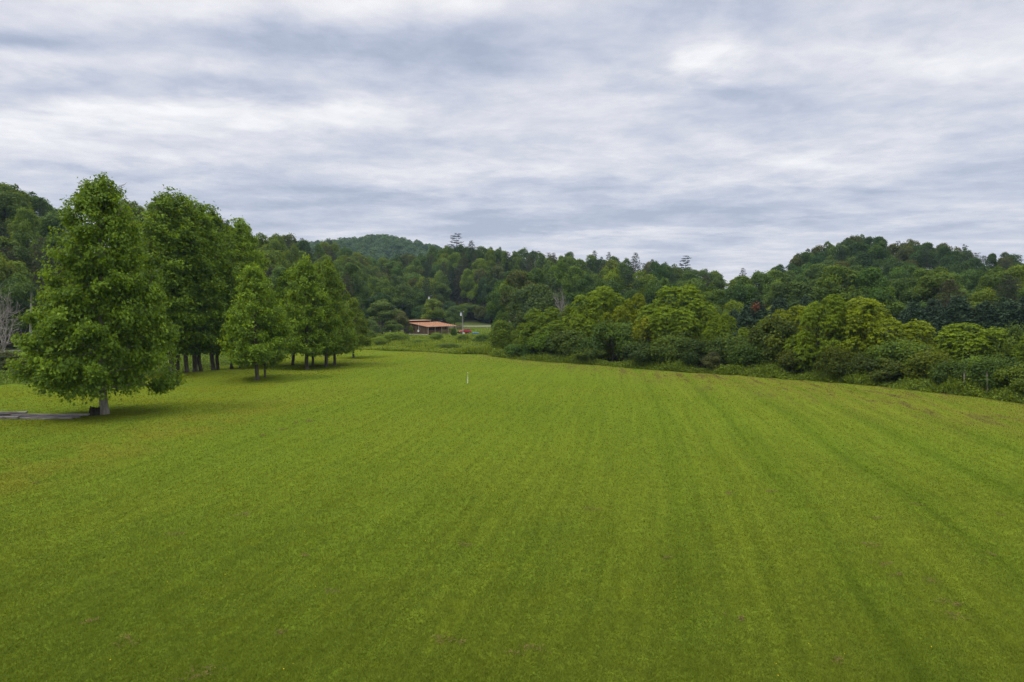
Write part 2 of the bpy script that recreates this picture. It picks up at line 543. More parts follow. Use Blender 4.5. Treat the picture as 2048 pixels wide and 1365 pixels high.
def np_mesh(name, V, Fa, mats, tint=None, mat_index=None):
    """V (n,3), Fa list of (k,m) index arrays with m = 3 or 4"""
    me = bpy.data.meshes.new(name)
    V = np.ascontiguousarray(V, np.float32)
    me.vertices.add(len(V))
    me.vertices.foreach_set('co', V.ravel())
    Fa = [f for f in Fa if len(f)]
    loops = np.concatenate([f.ravel() for f in Fa]).astype(np.int32)
    tot = np.concatenate([np.full(len(f), f.shape[1], np.int32) for f in Fa])
    start = np.concatenate([[0], np.cumsum(tot)[:-1]]).astype(np.int32)
    me.loops.add(len(loops))
    me.loops.foreach_set('vertex_index', loops)
    me.polygons.add(len(tot))
    me.polygons.foreach_set('loop_start', start)
    me.polygons.foreach_set('loop_total', tot)
    for m in mats:
        me.materials.append(M[m])
    if mat_index is not None:
        me.polygons.foreach_set('material_index', np.asarray(mat_index, np.int32))
    if tint is not None:
        a = me.attributes.new('tint', 'FLOAT', 'POINT')
        a.data.foreach_set('value', np.ascontiguousarray(tint, np.float32))
    me.update(calc_edges=True)
    return me


def unit(a):
    return a / (np.linalg.norm(a, axis=-1, keepdims=True) + 1e-9)


def leaf_quads(C, nrm, tip, L, Wd, tint, fold=0.18):
    """folded diamond leaves: C base points, nrm facing, tip rough direction"""
    n = len(C)
    nrm = unit(nrm)
    tip = unit(tip - nrm * np.sum(tip * nrm, axis=1, keepdims=True))
    side = np.cross(nrm, tip)
    L = np.broadcast_to(L, (n,))[:, None]
    Wd = np.broadcast_to(Wd, (n,))[:, None]
    mid = C + tip * L * 0.45
    V = np.empty((n, 4, 3))
    V[:, 0] = C
    V[:, 1] = mid + side * Wd * 0.5 + nrm * Wd * fold
    V[:, 2] = C + tip * L - nrm * L * 0.12
    V[:, 3] = mid - side * Wd * 0.5 + nrm * Wd * fold
    Fq = np.arange(n * 4).reshape(n, 4)
    return V.reshape(-1, 3), Fq, np.repeat(tint, 4)


def cat_quads(parts):
    V, Q, Tn, k = [], [], [], 0
    for v, q, t in parts:
        V.append(v)
        Q.append(q + k)
        Tn.append(t)
        k += len(v)
    return np.concatenate(V), np.concatenate(Q), np.concatenate(Tn)


# ------------------------------------------------------------------ tree kinds
class Kind:
    pass


def finish_kind(name, mb, V, Q, tint, leaf_mat, bark):
    k = Kind()
    k.trunk = mb.mesh(name + '_trunk', bark, True)
    k.crown = np_mesh(name + '_crown', V, [Q], [leaf_mat], tint)
    tv = np.array(mb.v)
    t4 = np.array([f for f in mb.f if len(f) == 4])
    VV = np.concatenate([V, tv])
    tt = np.concatenate([tint, np.full(len(tv), 0.5)])
    k.joined = np_mesh(name, VV, [Q, t4 + len(V)], [leaf_mat, bark], tt, np.r_[np.zeros(len(Q)), np.ones(len(t4))])
    k.r = float(np.percentile(np.hypot(V[:, 0], V[:, 1]), 97))
    k.h = float(np.percentile(V[:, 2], 99.8))
    k.zlo = float(np.percentile(V[:, 2], 2))
    return k


def clumps_to_leaves(rng, C, out, k, spread, L, Wd, up=0.7, tint0=None, flat=0.7):
    n = len(C)
    P = np.repeat(C, k, 0) + rng.normal(0, 1, (n * k, 3)) * np.array((spread, spread, spread * flat))
    O = np.repeat(out, k, 0)
    nr = O * 0.55 + np.array((0, 0, up)) + rng.normal(0, 0.55, (n * k, 3))
    tp = O * 0.6 + rng.normal(0, 0.8, (n * k, 3)) + np.array((0, 0, -0.35))
    if tint0 is None:
        tint0 = rng.uniform(0.2, 0.8, n)
    tn = np.clip(np.repeat(tint0, k) + rng.normal(0, 0.2, n * k), 0, 1)
    s = rng.uniform(0.5, 1.4, n * k)
    return leaf_quads(P, nr, tp, L * s, Wd * s, tn)


def hero_tree(name, seed, H, prof, hb, r0, nb, n_env, k, L, Wd, bark='bark', spread=0.30, lean=(0, 0), droop=0.0, lift=0.07):
    """trunk with limbs; leaf clumps sit on the limbs and through the outer crown"""
    rng = np.random.default_rng(seed)
    pr = T(prof)
    mb = MB()
    hs = np.linspace(0, 0.97, 14)
    wob = np.cumsum(rng.normal(0, 0.012, (14, 2)), 0) * H * 0.25
    wob[0] = 0
    ax = np.c_[wob[:, 0] + lean[0] * hs * H, wob[:, 1] + lean[1] * hs * H, hs * H]
    rad = r0 * (1 - hs) ** 0.85 + 0.02
    rad[0] *= 1.45
    pts = np.insert(ax, 1, ax[0] + np.array((0, 0, r0 * 1.6)), 0)
    pts[0, 2] -= 0.25
    mb.tube(pts, np.insert(rad, 1, r0 * 1.02), 10)
    axf = lambda h: np.array([np.interp(h, hs, ax[:, i]) for i in range(3)])
    ph = rng.uniform(0, 6.28, 4)
    bump = lambda th, h: 1 + 0.15 * np.sin(3 * th + ph[0] + 5 * h) + 0.10 * np.sin(5 * th + 13 * h + ph[1]) + 0.07 * np.sin(2 * th - 21 * h + ph[2])
    C, O = [], []
    for i in range(nb):
        h = hb + (0.95 - hb) * ((i + rng.uniform(0, 1)) / nb) ** 0.9
        th = i * 2.39996 + rng.normal(0, 0.3)
        el = math.radians(np.interp(h, (0, 0.3, 1), (4 - droop, 22, 62)) + rng.normal(0, 6))
        R = float(pr(min(h + 0.05, 1))) * bump(th, h) * rng.uniform(0.82, 1.05)
        st = axf(max(h - 0.04, 0.05))
        d = np.array((math.cos(th), math.sin(th), 0))
        tt = np.linspace(0, 1, 6)
        rise = R * math.tan(el)
        bp = st + d * (tt * R)[:, None] + np.array((0, 0, 1.0)) * (rise * tt ** 1.3 - droop * 0.012 * R * tt ** 2)[:, None]
        bp[1:] += rng.normal(0, 0.03 * R, (5, 3))
        bp[:, 2] = np.clip(bp[:, 2], (lift + 0.015) * H, 0.965 * H)
        mb.tube(bp, np.interp(tt, (0, 1), (r0 * 0.26 * (1.1 - h), 0.015)), 5)
        for q_ in range(max(3, int(R * 1.9))):
            t = rng.uniform(0.28, 1.0) ** 0.7
            q = np.array([np.interp(t, tt, bp[:, j]) for j in range(3)])
            a2 = th + rng.choice((-1, 1)) * rng.uniform(0.2, 1.1)
            l2 = R * rng.uniform(0.22, 0.42) * (1.15 - 0.55 * t)
            d2 = np.array((math.cos(a2), math.sin(a2), min(rng.uniform(-0.05, 0.55), (0.97 * H - q[2]) / l2)))
            mb.tube([q, q + d2 * l2 * 0.5, q + d2 * l2 + np.array((0, 0, 0.06 * R))], [0.03, 0.02, 0.008], 3)
            m2 = max(3, int(l2 * 6.5))
            u2 = rng.uniform(0.15, 1.08, m2)
            C += list(q + d2 * (l2 * u2)[:, None] + rng.normal(0, 1, (m2, 3)) * np.array((0.16, 0.16, 0.10)) * (0.5 + l2 * 0.5))
            O += [d2 * 0.8 + d * 0.4] * m2
    n = n_env
    h = rng.uniform(0, 1, n * 3)
    h = h[rng.uniform(0, 1, n * 3) < pr(h) / max(p[1] for p in prof)][:n]
    n = len(h)
    th = rng.uniform(0, 6.2832, n)
    rr = pr(h) * bump(th, h) * (1 - 0.75 * rng.uniform(0, 1, n) ** 1.8)
    A = np.stack([np.interp(h, hs, ax[:, j]) for j in range(3)], 1)
    A[:, 2] = h * H
    C = np.concatenate([np.array(C), A + np.c_[np.cos(th) * rr, np.sin(th) * rr, rng.normal(0, 0.15, n)]])
    O = np.concatenate([np.array(O), np.c_[np.cos(th), np.sin(th), 0.2 + 0.6 * h]])
    ok = (C[:, 2] > lift * H) & (C[:, 2] < 1.0 * H)
    ok &= np.hypot(C[:, 0] - np.interp(C[:, 2] / H, hs, ax[:, 0]), C[:, 1] - np.interp(C[:, 2] / H, hs, ax[:, 1])) < pr(np.clip(C[:, 2] / H, 0, 1)) * 1.18 + 0.1
    C, O = C[ok], unit(O[ok])
    V, Q, tn = clumps_to_leaves(rng, C, O, k, spread, L, Wd, tint0=np.clip(rng.normal(0.45, 0.22, len(C)), 0.05, 1))
    return finish_kind(name, mb, V, Q, tn, 'leaf', bark)


def lobed_tree(name, seed, H, R, base, n_lobes, n, L, Wd, lobe_r=0.36, top=0.5, leaf='leaf', bark='bark', r0=0.28, low=-0.55, sprig=0.0):
    """rounded crown made of many billows of leaves; base = where the crown starts, top = how pointed it is"""
    rng = np.random.default_rng(seed)
    mb = MB()
    hs = np.linspace(0, 1, 7)
    ax = np.c_[np.cumsum(rng.normal(0, 0.1, 7)), np.cumsum(rng.normal(0, 0.1, 7)), hs * H * 0.86]
    ax[0] = (0, 0, -0.4)
    mb.tube(ax, r0 * (1.05 - hs), 7)
    c0 = np.array((0, 0, (base + H) / 2))
    hz = (H - base) / 2
    d = unit(rng.normal(0, 1, (n_lobes * 3, 3)))
    d = d[d[:, 2] > low][:n_lobes]
    n_lobes = len(d)
    taper = np.clip(1 - top * np.clip(d[:, 2], 0, 1) ** 1.0, 0.25, 1)
    rad = rng.uniform(0.55, 0.82, n_lobes)
    LC = c0 + d * np.c_[R * rad * taper, R * rad * taper, hz * rad * 1.05]
    LR = R * lobe_r * rng.uniform(0.5, 1.4, n_lobes) * (0.6 + 0.4 * taper)
    for i in range(0, n_lobes, 3):
        st = ax[min(6, max(2, int((LC[i, 2] * 0.62) / (H * 0.86) * 6)))]
        mid = (st + LC[i]) / 2 + np.array((0, 0, -0.05 * H))
        mb.tube([st, mid, LC[i]], [r0 * 0.34, r0 * 0.2, 0.02], 4)
    w = LR ** 2
    li = rng.choice(n_lobes, n, p=w / w.sum())
    dd = unit(rng.normal(0, 1, (n, 3)) + np.array((0, 0, 0.35)) + d[li] * 0.5)
    q = rng.uniform(0, 1, n)
    rr = LR[li] * (0.72 + 0.36 * q ** 1.5)
    P = LC[li] + dd * rr[:, None] * np.array((1, 1, 0.85)) + rng.normal(0, 0.04 * R, (n, 3))
    if sprig:
        up = rng.uniform(0, 1, n) < sprig
        P[up] += (dd[up] * 0.5 + np.array((0, 0, 0.5))) * rng.uniform(0, 0.35 * R, (up.sum(), 1))
    dist = np.linalg.norm(P[:, None, :] - LC[None], axis=2) / LR[None]
    keep = (dist.min(1) > 0.62) & (P[:, 2] > 0.05)
    P, dd, li, q = P[keep], dd[keep], li[keep], q[keep]
    n = len(P)
    nr = dd * 0.8 + np.array((0, 0, 0.35)) + rng.normal(0, 0.45, (n, 3))
    tp = rng.normal(0, 1, (n, 3)) + np.array((0, 0, -0.4)) + dd * 0.5
    tn = np.clip(rng.normal(0.45, 0.17, n_lobes)[li] + rng.normal(0, 0.2, n), 0, 1)
    s = rng.uniform(0.7, 1.3, n)
    V, Q, tn = leaf_quads(P, nr, tp, L * s, Wd * s, tn)
    return finish_kind(name, mb, V, Q, tn, leaf, bark)


def pine_tree(name, seed, H, Rm, base, whorls, per, tufts, k, L=0.42, Wd=0.07, flat=0.16, gap=0.0, round_top=0.6):
    rng = np.random.default_rng(seed)
    mb = MB()
    hs = np.linspace(0, 1, 9)
    ax = np.c_[np.cumsum(rng.normal(0, 0.05, 9)), np.cumsum(rng.normal(0, 0.05, 9)), hs * H]
    ax[0] = (0, 0, -0.4)
    mb.tube(ax, 0.24 * (1.03 - hs), 7)
    C, O = [], []
    for i in range(whorls):
        h = base + (0.985 - base) * i / (whorls - 1)
        u = (h - base) / (1 - base)
        R0 = Rm * (1 - u) ** round_top * min(1, 0.55 + u * 2.2) + 0.35
        for j in range(per):
            if rng.uniform() < gap:
                continue
            th = j * 6.2832 / per + i * 0.9 + rng.normal(0, 0.25)
            R = R0 * rng.uniform(0.6, 1.15)
            d = np.array((math.cos(th), math.sin(th), 0))
            st = np.array([np.interp(h, hs, ax[:, a]) for a in range(3)])
            rise = R * rng.uniform(0.0, 0.35) * (0.4 + u)
            bp = np.array([st, st + d * R * 0.5 + (0, 0, rise * 0.3), st + d * R + (0, 0, rise)])
            mb.tube(bp, [0.07 * (1.2 - u), 0.04, 0.012], 4)
            for t in rng.uniform(0.3, 1.0, max(2, int(tufts * R / Rm))):
                c = st + d * R * t + np.array((0, 0, rise * t * t))
                c = c + rng.normal(0, 1, 3) * np.array((0.2, 0.2, flat)) * (0.4 + 0.45 * R * (0.35 + 0.5 * (1 - t)))
                C.append(c)
                O.append(d)
    C, O = np.array(C), np.array(O)
    n = len(C)
    P = np.repeat(C, k, 0) + rng.normal(0, 0.08, (n * k, 3))
    tp = np.repeat(O, k, 0) * 0.5 + rng.normal(0, 0.8, (n * k, 3)) + np.array((0, 0, 0.55))
    nr = rng.normal(0, 0.6, (n * k, 3)) + np.array((0, 0, 0.8))
    tn = np.clip(np.repeat(rng.uniform(0.15, 0.75, n), k) + rng.normal(0, 0.15, n * k), 0, 1)
    s = rng.uniform(0.7, 1.3, n * k)
    V, Q, tn = leaf_quads(P, nr, tp, L * s, Wd * s, tn, 0.0)
    return finish_kind(name, mb, V, Q, tn, 'needle', 'bark')


def cedar_tree(name, seed, H, R, n_cl, k):
    rng = np.random.default_rng(seed)
    mb = MB()
    mb.tube([(0, 0, -0.3), (0.05, 0, H * 0.5), (0, 0.05, H * 0.95)], [0.2, 0.12, 0.02], 7)
    h = 1 - np.sqrt(rng.uniform(0, 1, n_cl))
    th = rng.uniform(0, 6.2832, n_cl)
    ph = rng.uniform(0, 6.28, 3)
    b = 1 + 0.16 * np.sin(4 * th + ph[0] + 9 * h) + 0.14 * np.sin(7 * th + 17 * h + ph[1])
    rr = R * (1 - h) ** 0.75 * np.minimum(1, 0.65 + h * 3) * b * (1 - 0.35 * rng.uniform(0, 1, n_cl) ** 2)
    C = np.c_[np.cos(th) * rr, np.sin(th) * rr, 0.25 + h * (H - 0.3)]
    O = np.c_[np.cos(th), np.sin(th), np.full(n_cl, 0.5)]
    P = np.repeat(C, k, 0) + rng.normal(0, 0.16, (n_cl * k, 3))
    OO = np.repeat(O, k, 0)
    tp = OO * 0.8 + rng.normal(0, 0.5, (n_cl * k, 3)) + np.array((0, 0, 0.5))
    nr = OO * 0.5 + rng.normal(0, 0.6, (n_cl * k, 3)) + np.array((0, 0, 0.3))
    tn = np.clip(np.repeat(rng.uniform(0.1, 0.8, n_cl), k) + rng.normal(0, 0.15, n_cl * k), 0, 1)
    s = rng.uniform(0.7, 1.3, n_cl * k)
    V, Q, tn = leaf_quads(P, nr, tp, 0.42 * s, 0.16 * s, tn, 0.1)
    return finish_kind(name, mb, V, Q, tn, 'needle', 'bark')


def frond_tree(name, seed, H, R, n_lobes, n_cl, skirt=0.05, fr=9):
    """spreading tree of large feather leaves: every shoot ends in a drooping rosette"""
    rng = np.random.default_rng(seed)
    mb = MB()
    for j in range(4):
        th = j * 1.6 + rng.uniform(0, 0.8)
        r = R * rng.uniform(0.25, 0.55)
        mb.tube([(0.1 * math.cos(th), 0.1 * math.sin(th), -0.3), (r * .5 * math.cos(th), r * .5 * math.sin(th), H * 0.35),
                 (r * math.cos(th), r * math.sin(th), H * 0.8)], [0.16, 0.1, 0.03], 6)
    d = unit(rng.normal(0, 1, (n_lobes * 4, 3)))
    d = d[d[:, 2] > -0.05][:n_lobes]
    n_lobes = len(d)
    z0 = H * 0.30
    rad = rng.uniform(0.50, 0.95, n_lobes)
    LC = np.c_[d[:, :2] * (R * rad)[:, None], z0 + d[:, 2] * (H - z0) * rad]
    LR = np.minimum(R, H * 0.6) * 0.30 * rng.uniform(0.55, 1.4, n_lobes)
    w = LR ** 2
    li = rng.choice(n_lobes, n_cl, p=w / w.sum())
    dd = unit(rng.normal(0, 1, (n_cl, 3)) + np.array((0, 0, 0.45)) + d[li] * 0.6)
    P = LC[li] + dd * (LR[li] * rng.uniform(0.75, 1.12, n_cl))[:, None]
    low = rng.uniform(0, 1, n_cl) < 0.22                    # leafy skirt down to the weeds
    th = rng.uniform(0, 6.2832, low.sum())
    hz = rng.uniform(skirt * H, z0 * 1.2, low.sum())
    rr = R * rng.uniform(0.55, 0.95, low.sum()) * (0.72 + 0.28 * hz / (z0 * 1.2))
    P[low] = np.c_[np.cos(th) * rr, np.sin(th) * rr, hz]
    dd[low] = np.c_[np.cos(th), np.sin(th), np.full(low.sum(), 0.4)]
    dist = np.linalg.norm(P[:, None, :] - LC[None], axis=2) / LR[None]
    P, dd = P[(dist.min(1) > 0.6) & (P[:, 2] > 0.3)], dd[(dist.min(1) > 0.6) & (P[:, 2] > 0.3)]
    n_cl = len(P)
    axis = unit(dd * 0.6 + np.array((0, 0, 0.9)))
    A = np.repeat(P, fr, 0)
    AX = np.repeat(axis, fr, 0)
    rnd = rng.normal(0, 1, (n_cl * fr, 3))
    outw = unit(rnd - AX * np.sum(rnd * AX, 1, keepdims=True))
    t0 = np.clip(rng.normal(0.5, 0.18, n_cl), 0, 1)
    tn = np.clip(np.repeat(t0, fr) + rng.normal(0, 0.15, n_cl * fr), 0, 1)
    Ls = rng.uniform(0.22, 0.40, n_cl * fr)
    q1 = leaf_quads(A, AX + outw * 0.2, outw + AX * 0.45, Ls * 0.7, Ls * 0.42, tn)
    B = A + unit(outw + AX * 0.45) * (Ls * 0.5)[:, None]
    q2 = leaf_quads(B, AX * 0.8 + outw * 0.7, outw - AX * 0.35, Ls * 0.75, Ls * 0.40, np.clip(tn + 0.05, 0, 1))
    V, Q, tn = cat_quads([q1, q2])
    return finish_kind(name, mb, V, Q, tn, 'leaf', 'bark')


def bare_tree(seed, H, mat, spread=0.5, depth=5, r0=0.16, stems=1):
    rng = np.random.default_rng(seed)
    mb = MB()

    def grow(p, d, L, r, k):
        pts = [p]
        q = p.copy()
        dd = d.copy()
        for _ in range(3):
            dd = dd + rng.normal(0, 0.14, 3) + np.array((0, 0, 0.03))
            dd /= np.linalg.norm(dd)
            q = q + dd * L / 3
            pts.append(q)
        mb.tube(pts, np.linspace(r, r * 0.6, 4), 6 if k > 2 else 4)
        if k == 0:
            return
        for _ in range(rng.integers(2, 4)):
            nd = dd + rng.normal(0, spread, 3)
            nd[2] = abs(nd[2]) * 0.8 + 0.1
            grow(pts[rng.integers(2, 4)], nd / np.linalg.norm(nd), L * rng.uniform(0.6, 0.85), r * 0.58, k - 1)
    for s in range(stems):
        d0 = np.array((rng.normal(0, 0.22), rng.normal(0, 0.22), 1.0)) if stems > 1 else np.array((0, 0, 1.0))
        grow(np.array((rng.normal(0, 0.1), rng.normal(0, 0.1), -0.2)), d0 / np.linalg.norm(d0), H * 0.34, r0, depth)
    return mb


# ------------------------------------------------------------------ the ground
def build_ground():
    az = np.radians(np.concatenate([np.arange(-180, -45, 6.0), np.arange(-45, 45.01, 0.2), np.arange(51, 180, 6.0)]))
    rs = np.concatenate([[2.0, 5.0, 8.0], np.arange(11, 30, 1.5), np.arange(30, 135, 0.8), np.arange(135, 430, 4.0), np.arange(430, 1500, 25.0),
                         1500 * 1.35 ** np.arange(0, 6)])
    A, Rr = np.meshgrid(az, rs)
    # rings are lines of equal depth within the field of view, circles elsewhere
    k = np.where(np.abs(A) < np.radians(45.1), 1 / np.cos(np.clip(A, -0.79, 0.79)), 1.4142)
    x, y = np.sin(A) * Rr * k, np.cos(A) * Rr * k
    z = ground_z(x, y)
    nr, na = A.shape
    V = np.c_[x.ravel(), y.ravel(), z.ravel()]
    V = np.r_[V, [(0, 0, gz(0, 0))]]
    idx = np.arange(nr * na).reshape(nr, na)
    nx = np.roll(idx, -1, 1)
    Q = np.stack([idx[:-1], idx[1:], nx[1:], nx[:-1]], -1).reshape(-1, 4)[:, ::-1]
    cx = V[Q].mean(1)
    px = np.clip(1024 + F * cx[:, 0] / np.maximum(cx[:, 1], 1), -700, 2700)
    wobble = 1.2 * np.sin(px * 0.02) + 0.8 * np.sin(px * 0.053 + 1)
    infield = (cx[:, 1] < FIELD_END(px) + wobble) & (cx[:, 1] > -60)
    tri = np.stack([np.full(na, len(V) - 1), nx[0], idx[0]], -1)[:, ::-1]
    litter = np.zeros(len(V))
    pv = np.clip(1024 + F * V[:, 0] / np.maximum(V[:, 1], 1), -700, 2700)
    litter = np.clip((V[:, 1] - (FOREST_FROM(pv) - 6)) / 8, 0, 1)
    hedge = (pv > 985) * np.clip((V[:, 1] - HEDGE_FRONT(pv) + 0.5) / 1.5, 0, 1)
    litter = np.maximum(litter, hedge)
    for name, q, tr, mat in (('mown_field', Q[infield], tri, 'field'), ('ground', Q[~infield], None, 'ground')):
        fs = [q] + ([tr] if tr is not None else [])
        used = np.unique(np.concatenate([f.ravel() for f in fs]))
        mp = np.full(len(V), -1)
        mp[used] = np.arange(len(used))
        me = np_mesh(name, V[used], [mp[f] for f in fs], [mat])
        if mat == 'ground':
            a = me.attributes.new('litter', 'FLOAT', 'POINT')
            a.data.foreach_set('value', litter[used].astype(np.float32))
        me.polygons.foreach_set('use_smooth', [True] * len(me.polygons))
        tag(link(name, me), kind='structure')


def ribbon(name, pts, width, mat, lift=0.03):
    pts = np.array(pts, float)
    d = np.r_[0, np.cumsum(np.linalg.norm(np.diff(pts, axis=0), axis=1))]
    s = np.linspace(0, d[-1], int(d[-1] / 2) + 2)
    P = np.c_[np.interp(s, d, pts[:, 0]), np.interp(s, d, pts[:, 1])]
    tg = unit(np.gradient(P, axis=0))
    nn = np.c_[-tg[:, 1], tg[:, 0]]
    rows = []
    for u in (-0.5, -0.2, 0.2, 0.5):
        q = P + nn * width * u
        rows.append(np.c_[q, ground_z(q[:, 0], q[:, 1]) + lift + 0.05 * (abs(u) < 0.4)])
    V = np.concatenate(rows)
    m = len(s)
    Q = np.concatenate([np.stack([np.arange(m - 1) + r * m, np.arange(1, m) + r * m, np.arange(1, m) + (r + 1) * m, np.arange(m - 1) + (r + 1) * m], -1) for r in range(3)])[:, ::-1]
    return tag(link(name, np_mesh(name, V, [Q], [mat])), kind='structure')


build_ground()
ribbon('paved_road', [(-170, 108), (-110, 121), (-95, 124.5), (-80, 130), (-68, 142), (-60, 165)], 5.0, 'asphalt')
ribbon('gravel_road', [(-60, 165), (-52, 200), (-44, 235), (-37, 262), (-30, 278), (-22, 284.5), (-10, 286), (2, 288), (16, 296)], 3.2, 'gravel', 0.10)


# ------------------------------------------------------------------ grass on the field
def build_grass():
    rng = np.random.default_rng(5)
    n = 900000
    px = rng.uniform(-120, 2168, n)
    py = 1400 - (1400 - 705) * rng.uniform(0, 1, n) ** 1.0
    dz = np.array((682.5 - py) / F)
    dyv = CP + dz * SP
    D = -CAMZ * dyv / (-SP + dz * CP)
    x = (px - 1024) / F * D / dyv
    ok = D < FIELD_END(np.clip(px, -700, 2700)) - 0.3
    x, D = x[ok], D[ok]
    n = len(x)
    z = ground_z(x, D)
    cell = rng.uniform(0, 1, (257, 263))
    c1 = cell[np.floor(x / 0.42 + rng.normal(0, .35, n)).astype(int) % 257, np.floor(D / 0.42 + rng.normal(0, .35, n)).astype(int) % 263]
    c2 = cell[np.floor(x / 1.1 + 31 + rng.normal(0, .35, n)).astype(int) % 257, np.floor(D / 1.1 + rng.normal(0, .35, n)).astype(int) % 263]
    h = rng.uniform(0.025, 0.055, n) * (1 + D / 200) * (0.7 + 0.45 * c1 + 0.3 * c2)
    w = np.maximum(0.009, D * 0.0006) * rng.uniform(0.7, 1.4, n)
    th = rng.uniform(0, 6.2832, n)
    s = np.c_[np.cos(th), np.sin(th), np.zeros(n)]
    lean = rng.normal(0, 0.8, (n, 2)) + np.array((0.1, 0.3))
    B = np.c_[x, D, z - 0.005]
    tip = B + np.c_[lean * h[:, None], h]
    V = np.empty((n, 3, 3))
    V[:, 0] = B - s * w[:, None]
    V[:, 1] = B + s * w[:, None]
    V[:, 2] = tip
    tn = np.repeat(np.clip(0.45 * rng.uniform(0, 1, n) + 0.35 * c1 + 0.25 * c2, 0, 1), 3)
    me = np_mesh('mown_grass', V.reshape(-1, 3), [np.arange(n * 3).reshape(n, 3)], ['blades'], tn)
    tag(link('mown_grass', me), 'short mown green grass covering the open field', 'grass', kind='stuff')
    # a few dandelion-like flowers
    m = 55
    v = rng.uniform(860, 1360, m)
    D = np.array([D_of(q) for q in v])
    u = rng.uniform(0, 2048, m)
    q = np.c_[(u - 1024) / F * D, D]
    V, Q, tn = leaf_quads(np.c_[q, ground_z(q[:, 0], q[:, 1]) + 0.06], rng.normal(0, .3, (m, 3)) + np.array((0, 0, 1)), rng.normal(0, 1, (m, 3)), np.full(m, 0.03), np.full(m, 0.03), rng.uniform(0.2, 0.7, m))
    tag(link('yellow_flowers', np_mesh('yellow_flowers', V, [Q], ['straw'], tn), color=(0.42, 0.33, 0.01)), 'tiny yellow flowers dotted over the near lawn', 'flowers', kind='stuff')
    # dry clippings left in small heaps
    pos = [(1550, 983), (1180, 1020), (600, 1112), (655, 1183), (550, 1268), (240, 1284), (395, 1348), (1062, 1300), (1484, 1240),
           (1690, 1325), (1800, 1150), (1880, 1165), (1775, 1130), (1905, 1205), (1760, 1090), (2010, 1030), (1765, 1038), (1460, 985),
           (930, 1094), (1850, 1010), (2000, 1110), (1930, 1240), (520, 876), (565, 864), (590, 850), (620, 846), (60, 962), (340, 1065), (900, 1280),
           (1340, 1120), (170, 1245), (480, 1030)]
    P, S = [], []
    for (u, v) in pos:
        D = D_of(v)
        x0 = X_at(u, D)
        big = rng.uniform(0.35, 1.0)
        m = int(120 * big)
        th = rng.uniform(-0.5, 0.5)
        a = rng.normal(0, 1, (m, 2)) * np.array((0.22 * rng.uniform(0.6, 1.3), 0.09)) * big
        sub = rng.normal(0, 0.16, (4, 2)) * big
        a = a * 0.6 + sub[rng.integers(0, 4, m)]
        a = np.c_[a[:, 0] * math.cos(th) - a[:, 1] * math.sin(th), a[:, 0] * math.sin(th) + a[:, 1] * math.cos(th)]
        q = np.c_[x0 + a[:, 0], D + a[:, 1]]
        P.append(np.c_[q, ground_z(q[:, 0], q[:, 1]) + rng.uniform(0.0, 0.06, m)])
        S.append(np.full(m, max(1.0, D / 26)))
    P, S = np.concatenate(P), np.concatenate(S)
    m = len(P)
    tp = rng.normal(0, 1, (m, 3)) * np.array((1, 1, 0.25))
    nr = rng.normal(0, 0.4, (m, 3)) + np.array((0, 0, 1))
    V, Q, tn = leaf_quads(P, nr, tp, 0.085 * S, 0.013 * S, rng.uniform(0, 1, m))
    tag(link('dry_clippings', np_mesh('dry_clippings', V, [Q], ['straw'], tn), color=(0.130, 0.092, 0.042)),
        'small tan heaps of dried grass clippings scattered over the mown field', 'clippings', kind='stuff')


build_grass()


# ------------------------------------------------------------------ tree kinds, one mesh set each
LONE = [(0, 0.5), (0.07, 2.6), (0.10, 4.6), (0.17, 5.4), (0.27, 5.4), (0.42, 4.8), (0.58, 3.9), (0.73, 3.0), (0.85, 2.3), (0.94, 1.2), (1.0, 0.4)]
TALL = [(0, 0.3), (0.13, 1.6), (0.2, 3.2), (0.32, 4.0), (0.45, 4.2), (0.6, 3.9), (0.75, 3.1), (0.87, 2.1), (0.95, 1.2), (1.0, 0.4)]
SMALL = [(0, 0.3), (0.14, 1.5), (0.2, 3.3), (0.3, 3.7), (0.45, 3.3), (0.6, 2.7), (0.75, 1.9), (0.88, 1.1), (1.0, 0.3)]
K = {}
K['lone'] = hero_tree('shade_tree', 14, 16.6, LONE, 0.145, 0.34, 96, 1500, 20, 0.23, 0.18, 'bark_pale', 0.24, droop=10, lift=0.10)
K['tall'] = [hero_tree('tall_grove_tree', 21 + i, 20.0, TALL, 0.17, 0.25, 60, 800, 17, 0.28, 0.21, 'bark', 0.28, lift=0.13) for i in range(3)]
K['small'] = [hero_tree('small_grove_tree', 31 + i, 12.5, SMALL, 0.16, 0.22, 52, 480, 18, 0.24, 0.18, 'bark', 0.25, droop=5, lift=0.14) for i in range(3)]
K['oak'] = [lobed_tree('broadleaf', 41 + i, 17, 5.6, 3.2, 34, 15000, 0.46, 0.32, 0.34, 0.25) for i in range(3)]
K['poplar'] = [lobed_tree('broadleaf', 51 + i, 21, 4.7, 4.0, 40, 16000, 0.46, 0.32, 0.36, 0.38) for i in range(3)]
K['round'] = [lobed_tree('broadleaf', 61 + i, 12, 4.8, 0.9, 40, 15000, 0.40, 0.26, 0.30, 0.15, low=-0.8) for i in range(2)]
K['airy'] = [lobed_tree('broadleaf', 65 + i, 18, 5.4, 4.5, 22, 8500, 0.46, 0.32, 0.30, 0.3, r0=0.3) for i in range(2)]
K['pine'] = [pine_tree('pine', 71 + i, 19, 3.6, 0.32, 17, 6, 11, 13) for i in range(3)]
K['thin_pine'] = [pine_tree('pine', 81 + i, 24, 3.6, 0.50, 11, 5, 18, 14, gap=0.2, flat=0.14, round_top=0.5) for i in range(2)]
K['cedar'] = [cedar_tree('cedar', 91 + i, 9.5, 3.0, 1500, 9) for i in range(2)]
K['frond'] = [frond_tree('hedge_tree', 101 + i, 8, 4.4, 40, 3400) for i in range(4)]
